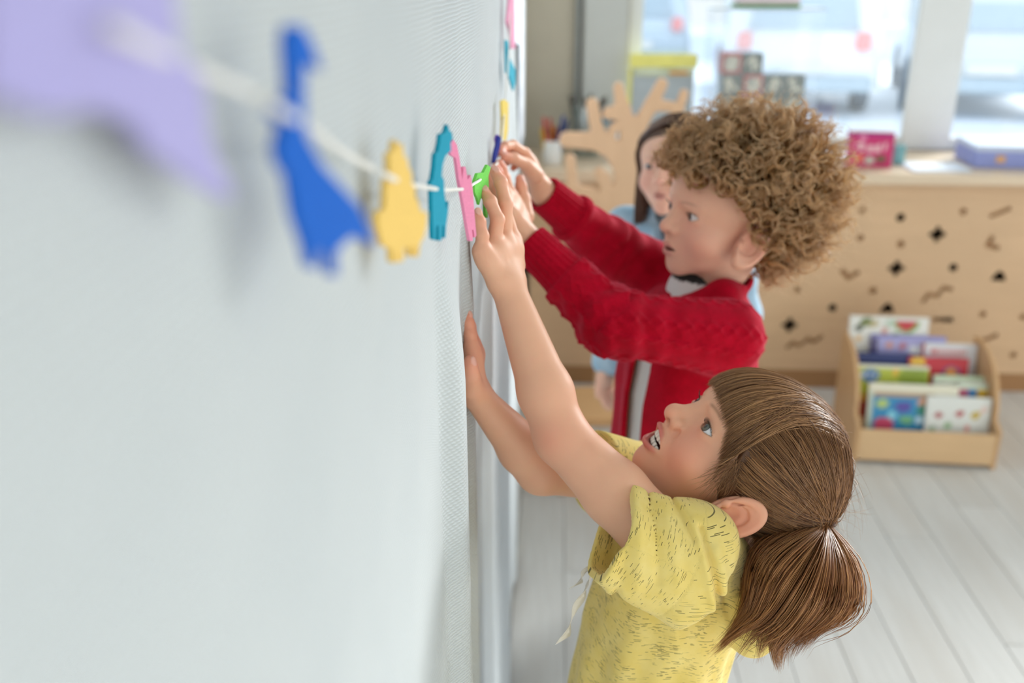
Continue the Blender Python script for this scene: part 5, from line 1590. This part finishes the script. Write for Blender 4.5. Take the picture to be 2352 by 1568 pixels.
felt('purple_felt_animal', [(1137, 318), (1141, 309), (1146, 312), (1144, 326), (1139, 330)], P(1141, 320, 1.31), 30, (134, 96, 196), 'small purple felt piece just behind the navy one')
felt('pale_yellow_felt_animal', [(1150, 232), (1157, 228), (1166, 236), (1165, 300), (1161, 322), (1150, 322), (1152, 280)], at_x(1158, 280, 0.014), 16, (250, 222, 110), 'pale yellow felt animal above the red sleeved hands')
felt('turquoise_felt_animal', [(1160, 92), (1165, 95), (1166, 130), (1172, 140), (1182, 160), (1182, 190), (1178, 208), (1168, 175), (1161, 165)], at_x(1170, 150, 0.014), 12, (40, 180, 208), 'turquoise felt animal hung below the pink one at the top')
felt('rose_felt_animal', [(1170, -30), (1178, -30), (1180, 60), (1182, 112), (1173, 112), (1168, 70), (1162, 50), (1165, 25)], at_x(1172, 45, 0.014), 12, (246, 168, 200), 'rose pink felt animal at the very top of the garland')
M_CORD = plain('white_cotton_cord', (242, 240, 234), 0.85, 0.06, 400, 0.3)
_cp_ = [(250, 60, 0.014), (430, 150, 0.010), (560, 205, 0.012), (620, 236, 0.018), (660, 262, 0.0205), (720, 300, 0.016), (790, 350, 0.006), (850, 384, 0.010), (885, 402, 0.016), (912, 414, 0.0160), (950, 425, 0.013), (985, 431, 0.0150), (1003, 434, 0.0150),
        (1022, 436, 0.015), (1050, 435, 0.0195), (1062, 434, 0.0200), (1076, 430, 0.019), (1090, 421, 0.0165), (1104, 412, 0.016), (1130, 388, 0.016), (1146, 368, 0.016), (1152, 330, 0.016), (1158, 260, 0.014), (1168, 130, 0.014), (1172, 20, 0.014), (1174, -60, 0.014)]
cord = tube('garland_cord', [at_x(*t) for t in _cp_], 0.0014, M_CORD, None, 200, 8)
tag(cord, 'thin white cord carrying the felt animals along the canvas', 'cord')

# ================================================================== book box
aL = at_z(1957, 1062, 0); rzB = math.radians(-3.3)
bx = empty('book_box', (aL[0], aL[1], 0), rzB); tag(bx, 'low birch plywood box full of picture books on the floor', 'book box')
WB, DB = 0.437, 0.31
MB = wood('box_plywood', (226, 190, 146), 0, 0.42, 0.07)
box('front_board', (0.012, 0.0, 0.012), (WB - 0.012, 0.012, 0.118), MB, bx, 0.002)
box('bottom_board', (0.012, 0.012, 0.012), (WB - 0.012, DB, 0.024), MB, bx)
box('back_board', (0.012, DB - 0.012, 0.024), (WB - 0.012, DB, 0.30), MB, bx, 0.002)
sidep = [(0.0, 0.0), (DB, 0.0), (DB, 0.335), (DB - 0.05, 0.335)] + [(DB - 0.05 - 0.21 * math.sin(t), 0.335 - 0.18 * (1 - math.cos(t))) for t in np.linspace(0.15, math.pi / 2, 9)] + [(0.0, 0.13)]
for xx in (0.0, WB - 0.012):
    prism('side_board', sidep, xx, xx + 0.012, wood('side_plywood', (214, 172, 126), 1, 0.42, 0.08), bx, 'yz', 0.0015)
box('step_board', (0.012, 0.115, 0.024), (WB - 0.012, 0.20, 0.095), MB, bx); box('step_board', (0.012, 0.20, 0.024), (WB - 0.012, DB - 0.012, 0.165), MB, bx)
M_PAGES = plain('book_pages', (240, 236, 224), 0.8, 0.03, 300); M_PRINT = attr_mat('printed_cover', 0.35, spec=0.5)
def book(px0, px1, ptop, yv, zb, fn, label, edge=(240, 238, 230), th=0.012):
    tilt = math.radians(10)
    ya = aL[1] + yv
    a = at_y(px0, ptop, ya + 0.03); b_ = at_y(px1, ptop, ya + 0.03); w = b_[0] - a[0]; ht = (a[2] - zb) / math.cos(tilt)
    lo_, hi_ = aL[0] + 0.016 - yv * math.sin(rzB), aL[0] + WB - 0.016 - yv * math.sin(rzB)
    x0_, x1_ = max(a[0], lo_), min(b_[0], hi_); w = x1_ - x0_; cx = (x0_ + x1_) / 2
    e = empty('picture_book', (cx, ya + 0.0, zb)); e.rotation_euler = (-tilt, 0, rzB)
    tag(e, label, 'book', 'picture books in the birch box')
    m = plain('cover_edge_%d_%d_%d' % edge, edge, 0.4)
    printed('front_cover', w, ht, 28, 28, fn, M_PRINT, e, (0, 0, 0))
    box('cover_board', (-w / 2, 0.0004, 0), (w / 2, 0.0022, ht), m, e); box('cover_board', (-w / 2, th - 0.002, 0), (w / 2, th, ht), m, e)
    box('page_block', (-w / 2 + 0.003, 0.0022, 0.003), (w / 2 - 0.001, th - 0.002, ht - 0.003), M_PAGES, e)
    return e
def blob(u, v, cu, cv, r, asp=1.0): return ((u - cu) ** 2 + ((v - cv) * asp) ** 2) < r * r
def f_fruit(u, v):
    if blob(u, v, 0.72, 0.93, 0.16) and v < 0.93: return (206, 40, 56) if blob(u, v, 0.72, 0.94, 0.13) else (120, 170, 80)
    for cu, cv, r, c in ((0.2, 0.92, 0.07, (120, 130, 70)), (0.3, 0.88, 0.06, (196, 180, 130)), (0.12, 0.83, 0.05, (70, 80, 60)), (0.5, 0.9, 0.07, (200, 214, 196)), (0.45, 0.78, 0.05, (220, 160, 150)), (0.12, 0.66, 0.05, (232, 180, 90)), (0.6, 0.7, 0.06, (150, 170, 120))):
        if blob(u, v, cu, cv, r): return c
    return (238, 236, 228)
def f_lav(u, v):
    if v > 0.93: return (150, 146, 206)
    if u < 0.1: return (70, 60, 110)
    for cu, cv, r, c in ((0.25, 0.80, 0.06, (220, 150, 130)), (0.42, 0.80, 0.06, (190, 110, 120)), (0.75, 0.85, 0.05, (60, 60, 90)), (0.6, 0.72, 0.1, (236, 236, 240))):
        if blob(u, v, cu, cv, r): return c
    return (176, 172, 220)
def f_wr(u, v):
    if u < 0.05: return (170, 40, 80)
    if 0.15 < u < 0.8 and 0.78 < v < 0.86: return (222, 120, 120) if int(u * 40) % 3 else (240, 226, 224)
    if 0.25 < u < 0.75 and 0.45 < v < 0.72: return (232, 206, 206)
    return (234, 234, 238)
def f_navy(u, v):
    return (60, 110, 150) if blob(u, v, 0.4, 0.86, 0.09) and (int(u * 60) + int(v * 60)) % 2 else (10, 40, 112)
def f_red(u, v):
    if blob(u, v, 0.15, 0.92, 0.12): return (246, 200, 70)
    if blob(u, v, 0.72, 0.70, 0.17): return (236, 150, 60) if blob(u, v, 0.72, 0.72, 0.11) else (110, 60, 130)
    return (204, 24, 50)
def f_yg(u, v):
    if v > 0.95: return (238, 236, 214)
    if blob(u, v, 0.22, 0.80, 0.13): return (214, 226, 236) if abs(math.sin(u * 50)) > 0.6 and abs(v - 0.8) < 0.05 else (80, 130, 190)
    if 0.52 < u < 0.58 and v > 0.82: return (240, 190, 60)
    if v < 0.45 and u < 0.4: return (176, 50, 30) if v < 0.3 else (214, 160, 60)
    if blob(u, v, 0.8, 0.78, 0.2): return (150, 170, 50)
    return (196, 206, 70)
def f_pg(u, v): return (206, 232, 190) if v > 0.93 else (234, 240, 220)
def f_sq(u, v):
    if v > 0.90: return (222, 236, 214)
    return ((206, 90, 130), (40, 130, 200), (240, 196, 40))[min(2, int(u * 3))]
def f_sea(u, v):
    if v > 0.86: return (238, 232, 208)
    if u > 0.72: return (226, 224, 214)
    if u < 0.07: return (200, 216, 200)
    if v > 0.80: return (180, 150, 120)
    for cu, cv, r, c in ((0.16, 0.70, 0.07, (190, 214, 120)), (0.4, 0.66, 0.09, (84, 74, 170)), (0.62, 0.74, 0.06, (232, 170, 130)), (0.64, 0.62, 0.09, (40, 140, 110)), (0.28, 0.52, 0.06, (140, 220, 240)), (0.45, 0.46, 0.07, (120, 190, 130)), (0.6, 0.46, 0.05, (210, 240, 250)), (0.2, 0.36, 0.12, (214, 70, 110))):
        if blob(u, v, cu, cv, r): return c
    return (30, 142, 196)
def f_flow(u, v):
    for cu, cv, r, c in ((0.2, 0.68, 0.06, (176, 60, 66)), (0.52, 0.72, 0.06, (184, 56, 60)), (0.78, 0.70, 0.07, (206, 176, 60)), (0.35, 0.5, 0.06, (150, 190, 140)), (0.66, 0.46, 0.05, (232, 150, 140)), (0.88, 0.8, 0.06, (238, 210, 200)), (0.12, 0.42, 0.05, (160, 190, 160))):
        if blob(u, v, cu, cv, r): return c
    return (234, 236, 230)
ZT = (0.166, 0.096, 0.0245)
book(1940, 2135, 728, 0.262, ZT[0], f_fruit, 'tall white picture book with a watermelon slice, rearmost in box')
book(2003, 2172, 770, 0.238, ZT[0], f_lav, 'lavender picture book in front of the watermelon book', (150, 146, 206))
book(2118, 2296, 788, 0.216, ZT[0], f_wr, 'wide white picture book with faint red lettering')
book(1952, 2112, 812, 0.182, ZT[1], f_navy, 'navy blue picture book at the left of the box', (10, 40, 112))
book(2090, 2225, 822, 0.160, ZT[1], f_red, 'red picture book with a yellow corner badge', (204, 24, 50))
book(1962, 2133, 838, 0.138, ZT[1], f_yg, 'lime yellow picture book with a round blue badge')
book(2146, 2282, 862, 0.116, ZT[1], f_pg, 'pale green picture book behind the coloured squares one', (222, 236, 214))
book(2205, 2312, 882, 0.072, ZT[2], f_sq, 'picture book with pink, blue and yellow squares on its cover')
book(2000, 2203, 884, 0.050, ZT[2], f_sea, 'blue underwater picture book with cream top band, front left')
book(2132, 2310, 912, 0.026, ZT[2], f_flow, 'white flowered picture book at the front right')

# ================================================================== things on the worktop
ZW = 0.8202
def pot(x, y, r, h, rgb, label, cat='pot'):
    e = empty('pen_pot', (x, y, ZW)); tag(e, label, cat)
    lathe('cup', [(0.0, 0.001), (r * 0.86, 0.0), (r * 0.9, 0.004), (r, h), (r - 0.003, h), (r * 0.88, 0.006), (0.0, 0.006)], plain('pot_%d' % rgb[0], rgb, 0.35), e, (0, 0, 0), 28)
    return e
c1 = at_y(1268, 380, 3.40)
pot(c1[0], 3.40, 0.036, 0.085, (232, 232, 228), 'white cup crammed with pens beside the wooden tree')
def pen(x, y, z, dx, dy, L, rgb, label):
    e = empty('felt_pen', (x, y, z)); tag(e, label, 'pen', 'pens standing in the white cup')
    M = plain('pen_%d_%d_%d' % rgb, rgb, 0.35)
    k = V3(dx, dy, 1.0); k = unit(k)
    tube('barrel', [k * 0.0, k * L * 0.62], 0.0062, M, e, 4, 8); tube('pen_cap', [k * L * 0.62, k * L], 0.0072, plain('cap_%d_%d_%d' % rgb, tuple(int(t * 0.8) for t in rgb), 0.3), e, 4, 8, (1, 1, 0.7))
for i, (dx, dy, rgb, L, lb) in enumerate(((-0.10, 0.0, (230, 60, 50), 0.158, 'red'), (0.16, 0.0, (30, 70, 160), 0.165, 'blue'), (0.02, 0.1, (238, 150, 30), 0.125, 'orange'), (0.24, -0.05, (26, 60, 120), 0.155, 'dark blue'), (-0.16, -0.1, (240, 190, 40), 0.122, 'yellow'), (0.07, -0.12, (120, 40, 60), 0.130, 'maroon'), (-0.04, 0.14, (226, 84, 60), 0.150, 'coral'))):
    pen(c1[0] + (-0.016, 0.012, 0.0, 0.018, -0.02, 0.006, -0.004)[i], 3.40 + (0.0, 0.006, 0.016, -0.008, -0.008, -0.018, 0.02)[i] * 0.8, ZW + 0.008, dx, dy, L, rgb, lb + ' felt pen leaning in the white cup')
c2 = at_y(1345, 360, 3.56)
jar = empty('glass_jar', (c2[0], 3.56, ZW)); tag(jar, 'clear glass jar with brushes near the pipe', 'jar')
lathe('jar_wall', [(0.0, 0.0), (0.05, 0.0), (0.055, 0.01), (0.055, 0.15), (0.046, 0.17), (0.046, 0.19), (0.043, 0.19), (0.043, 0.168), (0.051, 0.148), (0.051, 0.012), (0.0, 0.01)], glass_mat('clear_glass', (0.86, 0.9, 0.9), 0.02, 0.16), jar, (0, 0, 0), 28)
for i in range(6):
    e = empty('paint_brush', (c2[0] + 0.02 * math.cos(i), 3.56 + 0.02 * math.sin(i), ZW + 0.012)); tag(e, ('grey', 'brown', 'silver', 'black', 'white', 'dark grey')[i] + ' handled brush standing in the glass jar', 'brush', 'brushes in the glass jar')
    k = unit(V3(0.25 * math.cos(i * 1.1 + 0.4), 0.2 * math.sin(i * 1.1), 1)); rgb = ((120, 124, 122), (120, 86, 60), (170, 172, 170), (50, 50, 54), (220, 220, 216), (84, 88, 90))[i]
    tube('handle', [V3(0, 0, 0), k * 0.18], 0.004, plain('brush_%d' % rgb[0], rgb, 0.4), e, 4, 8); tube('bristles', [k * 0.18, k * 0.215], 0.007, plain('bristle', (90, 84, 76), 0.8), e, 5, 8, (0.7, 1.1, 0.5))
c3 = at_y(1402, 380, 3.50)
pot(c3[0], 3.50, 0.026, 0.10, (224, 226, 228), 'small white pot behind the wooden branches')
sc_ = empty('scissors', (c3[0], 3.50, ZW + 0.02)); tag(sc_, 'teal handled scissors standing in the small white pot', 'scissors')
box('blade', (-0.012, -0.002, 0.0), (-0.004, 0.0, 0.11), plain('steel', (170, 174, 176), 0.3, metal=0.8), sc_); box('blade', (0.002, 0.0005, 0.0), (0.010, 0.0025, 0.11), plain('steel', (170, 174, 176)), sc_)
for s in (-1, 1):
    a = np.linspace(0, 2 * np.pi, 20); tube('handle_loop', [V3(s * 0.020 + 0.016 * math.cos(t), 0, 0.135 + 0.024 * math.sin(t)) for t in a], 0.0055, plain('teal_plastic', (0, 110, 140), 0.4), sc_, 40, 8)

# wooden tree
def T(cx, cy): 
    p = at_y(1220 + cx / 4.1275, 180 + cy / 4.1275, 3.04); return V3(p[0], 3.04, p[2])
BR = [([(830, 1750), (845, 1430), (900, 1100), (925, 800), (955, 560)], [0.055, 0.050, 0.038, 0.031, 0.030]), ([(955, 560), (1010, 470), (1110, 300), (1240, 50)], [0.030, 0.022, 0.018, 0.015]),
      ([(955, 560), (885, 340), (850, 200), (828, 85)], [0.028, 0.020, 0.017, 0.014]), ([(740, 330), (870, 310)], [0.017, 0.019]), ([(890, 880), (770, 670), (610, 595), (335, 580)], [0.026, 0.027, 0.024, 0.021]),
      ([(650, 570), (605, 400), (580, 245)], [0.020, 0.018, 0.017]), ([(735, 590), (790, 455)], [0.012, 0.011]), ([(840, 1400), (745, 1150), (690, 960), (650, 890)], [0.030, 0.021, 0.018, 0.015]),
      ([(800, 1400), (690, 1230), (560, 1085), (400, 1060), (300, 1085)], [0.026, 0.020, 0.018, 0.017, 0.014]), ([(395, 1060), (370, 765)], [0.016, 0.015]), ([(1140, 250), (1320, 265)], [0.014, 0.014]),
      ([(960, 560), (1250, 560), (1400, 300), (1450, 140)], [0.020, 0.014, 0.012, 0.011])]
BRW = [([T(*c) for c in pts], r) for pts, r in BR]
def tree2(p):
    q = p.copy(); q[:, 1] = 3.04
    d = None
    for pts, r in BRW:
        e = chain(q, pts, [x * 1.12 for x in r])
        d = e if d is None else smin(d, e, 0.016)
    tr_ = cap(q, T(830, 1750), V3(T(830, 1750)[0], 3.04, 0.05), 0.055, 0.07); d = smin(d, tr_, 0.02)
    return smax(d, np.abs(p[:, 1] - F32(3.04)) - 0.018, 0.004)
twv, twq = polygonize(tree2, V3(0.02, 3.01, 0.02), V3(0.62, 3.07, 1.16), 0.0062, blk=4, project=1)
tre = empty('wooden_tree', (T(830, 1750)[0], 3.04, 0.0)); tag(tre, 'flat plywood tree with bare branches standing before the worktop', 'wooden tree')
o_ = link('branches', np_mesh('branches', twv, twq), wood('tree_plywood', (226, 184, 146), 2, 0.45, 0.06), tre); o_.location = -tre.location
box('foot', (-0.14, -0.11, 0.0), (0.14, 0.11, 0.022), wood('tree_plywood', (226, 184, 146)), tre, 0.004)

# yellow framed board, clear case of letter cubes, box on top
bd2 = empty('drawing_board', (0.475, 3.66, ZW)); tag(bd2, 'grey drawing board with yellow top rail on the windowsill', 'board')
box('panel', (-0.105, 0.0, 0.0), (0.125, 0.012, 0.31), plain('board_grey', (176, 186, 192), 0.5), bd2, 0.002)
box('top_rail', (-0.115, -0.004, 0.312), (0.135, 0.02, 0.362), plain('board_yellow', (236, 230, 130), 0.45), bd2, 0.004); box('side_rail', (-0.118, -0.004, 0.0), (-0.106, 0.02, 0.31), plain('board_yellow', (236, 230, 130)), bd2, 0.003)
box('chalk_ledge', (-0.10, -0.012, 0.285), (0.12, 0.0, 0.309), plain('ledge_pale', (206, 214, 186), 0.5), bd2, 0.002); box('orange_chalk', (0.03, -0.02, 0.290), (0.10, -0.0125, 0.302), plain('chalk_orange', (226, 160, 60), 0.7), bd2, 0.002)
case = empty('acrylic_case', (0.83, 3.62, ZW)); tag(case, 'tall clear plastic case holding letter cubes on the windowsill', 'case')
MG = glass_mat('acrylic', (0.97, 0.985, 1.0), 0.02, 0.06)
for nm, lo, hi in (('front_pane', (-0.19, -0.105, 0), (0.19, -0.102, 0.52)), ('back_pane', (-0.19, 0.087, 0), (0.19, 0.09, 0.52)), ('side_pane', (-0.193, -0.105, 0), (-0.1905, 0.09, 0.52)), ('side_pane', (0.1905, -0.105, 0), (0.193, 0.09, 0.52))): box(nm, lo, hi, MG, case)
box('lid', (-0.196, -0.108, 0.5205), (0.196, 0.093, 0.527), plain('case_lid', (206, 216, 222), 0.3), case, 0.002); box('base', (-0.196, -0.108, 0.0), (0.196, 0.093, 0.004), plain('case_lid', (206, 216, 222)), case)
CUB = 0.0735
def glyph(kind):
    def fn(u, v):
        bx_ = 0.09
        if u < bx_ or u > 1 - bx_ or v < bx_ or v > 1 - bx_: return (176, 50, 50) if kind % 7 == 0 else (44, 66, 60)
        s = kind * 2.39
        w = abs(math.sin(u * 6 + s) * 0.25 + 0.5 - v) < 0.10 or abs(u - (0.3 + 0.4 * ((kind * 37) % 10) / 10)) < 0.09
        return (206, 200, 180) if w else ((150, 150, 140) if kind % 7 == 0 else (76, 92, 86))
    return fn
_cm = {}
rows = ('bottom', 'second lowest', 'middle', 'second highest', 'top'); cols_ = ('leftmost', 'second from left', 'third from left', 'rightmost')
for r in range(5):
    for c_ in range(4 if r < 4 else 2):
        kd = r * 4 + c_ + 1
        if (r, c_) in ((4, 0), (2, 1)): kd = 7 * (r + 1)
        e = empty('letter_cube', (0.83 - 0.149 + 0.0765 * (c_ + 0.5) + (0.004 if r % 2 else 0), 3.60, ZW + 0.0042 + r * (CUB + 0.0004)), 0.06 * math.sin(kd)); tag(e, '%s wooden letter cube in the %s row of the clear case' % (cols_[c_], rows[r]), 'letter cube', 'letter cubes in the clear case')
        col_ = (150, 60, 58) if kd % 7 == 0 else ((56, 78, 74) if r < 3 else (110, 128, 138))
        box('block', (-CUB / 2, -CUB / 2, 0.0), (CUB / 2, CUB / 2, CUB), plain('cube_%d' % col_[0], col_, 0.5), e, 0.003)
        printed('letter_face', CUB * 0.92, CUB * 0.92, 12, 12, glyph(kd), attr_mat('cube_print', 0.5), e, (0, -CUB / 2 - 0.0006, CUB * 0.04))
gb = empty('game_box', (0.83, 3.62, ZW + 0.5272)); tag(gb, 'pale game box with a green lower edge on the clear case', 'box')
box('lid', (-0.105, -0.08, 0.012), (0.105, 0.08, 0.07), plain('box_pink_white', (222, 206, 210), 0.5), gb, 0.002); box('tray', (-0.107, -0.082, 0.0), (0.107, 0.082, 0.0119), plain('box_green', (84, 150, 70), 0.5), gb, 0.002)
mb = empty('carton', (1.196, 3.385, ZW), math.radians(-7)); tag(mb, 'small magenta carton with bright lettering on worktop', 'carton')
box('box_body', (-0.076, 0.0, 0.0), (0.076, 0.055, 0.122), plain('carton_magenta', (186, 20, 120), 0.4), mb, 0.002)
box('box_flap', (-0.074, 0.002, 0.1222), (0.074, 0.053, 0.126), plain('carton_top', (240, 236, 240), 0.5), mb)
def f_mag(u, v):
    if 0.14 < u < 0.86 and 0.42 < v < 0.72 and abs(v - 0.57 - 0.06 * math.sin(u * 9)) < 0.12 and (int(u * 22) % 4): return (240, 190, 200)
    for cu, cv, r, c in ((0.25, 0.25, 0.12, (236, 120, 90)), (0.5, 0.2, 0.11, (200, 206, 190)), (0.75, 0.25, 0.12, (110, 90, 60)), (0.3, 0.85, 0.08, (236, 140, 180))):
        if blob(u, v, cu, cv, r): return c
    return (204, 30, 110) if v < 0.9 else (170, 16, 124)
printed('printed_front', 0.15, 0.12, 30, 24, f_mag, attr_mat('carton_print', 0.4), mb, (0, -0.0012, 0.001))
bn = box('teal_block', (1.30, 3.43, ZW), (1.335, 3.46, ZW + 0.07), plain('teal_card', (120, 176, 178), 0.5), None, 0.003); tag(bn, 'small pale teal block behind the magenta carton', 'block')
def sheet_stack(name, cx, cy, w, d, n, rz, label, rgb):
    e = empty(name, (cx, cy, ZW), rz); tag(e, label, 'paper')
    for k in range(n):
        a = random.uniform(-0.1, 0.1); dx = random.uniform(-0.01, 0.01)
        o = box('sheet', (-w / 2, -d / 2, 0), (w / 2, d / 2, 0.0012), plain('paper_%d' % rgb[0], rgb, 0.6, 0.02), e, 0, (dx, dx, 0.0016 * k), (0, 0, a))
sheet_stack('paper_stack', 1.43, 3.39, 0.20, 0.15, 4, 0.05, 'white paper sheets lying between carton and lavender box', (232, 238, 246))
sheet_stack('paper_pile', 1.15, 3.585, 0.20, 0.18, 9, -0.1, 'pile of white paper on the worktop left of carton', (240, 246, 250))
lb_ = empty('puzzle_box', (1.74, 3.47, ZW), math.radians(-4)); tag(lb_, 'flat lavender blue box at the right end of worktop', 'box')
box('box_tray', (-0.17, -0.09, 0.0), (0.17, 0.13, 0.058), plain('box_lavender', (146, 156, 214), 0.45), lb_, 0.003); box('box_lid', (-0.173, -0.093, 0.0582), (0.173, 0.133, 0.078), plain('box_lavender_pale', (206, 216, 236), 0.45), lb_, 0.003)
box('orange_sticker', (-0.10, -0.0925, 0.02), (-0.07, -0.0903, 0.045), plain('sticker_orange', (220, 170, 120), 0.5), lb_)
# stool
st = empty('stool', (0.215, 2.58, 0.0), 0.1); tag(st, 'low wooden stool standing beside the canvas near the plywood tree', 'stool')
MS = wood('stool_beech', (206, 160, 112), 0, 0.45, 0.08)
box('seat', (-0.13, -0.12, 0.235), (0.13, 0.12, 0.258), MS, st, 0.006)
for sx in (-1, 1):
    for sy in (-1, 1): box('leg', (sx * 0.10 - 0.015, sy * 0.09 - 0.015, 0.0), (sx * 0.10 + 0.015, sy * 0.09 + 0.015, 0.235), MS, st, 0.003)
    box('stretcher', (sx * 0.10 - 0.008, -0.075, 0.09), (sx * 0.10 + 0.008, 0.075, 0.115), MS, st)
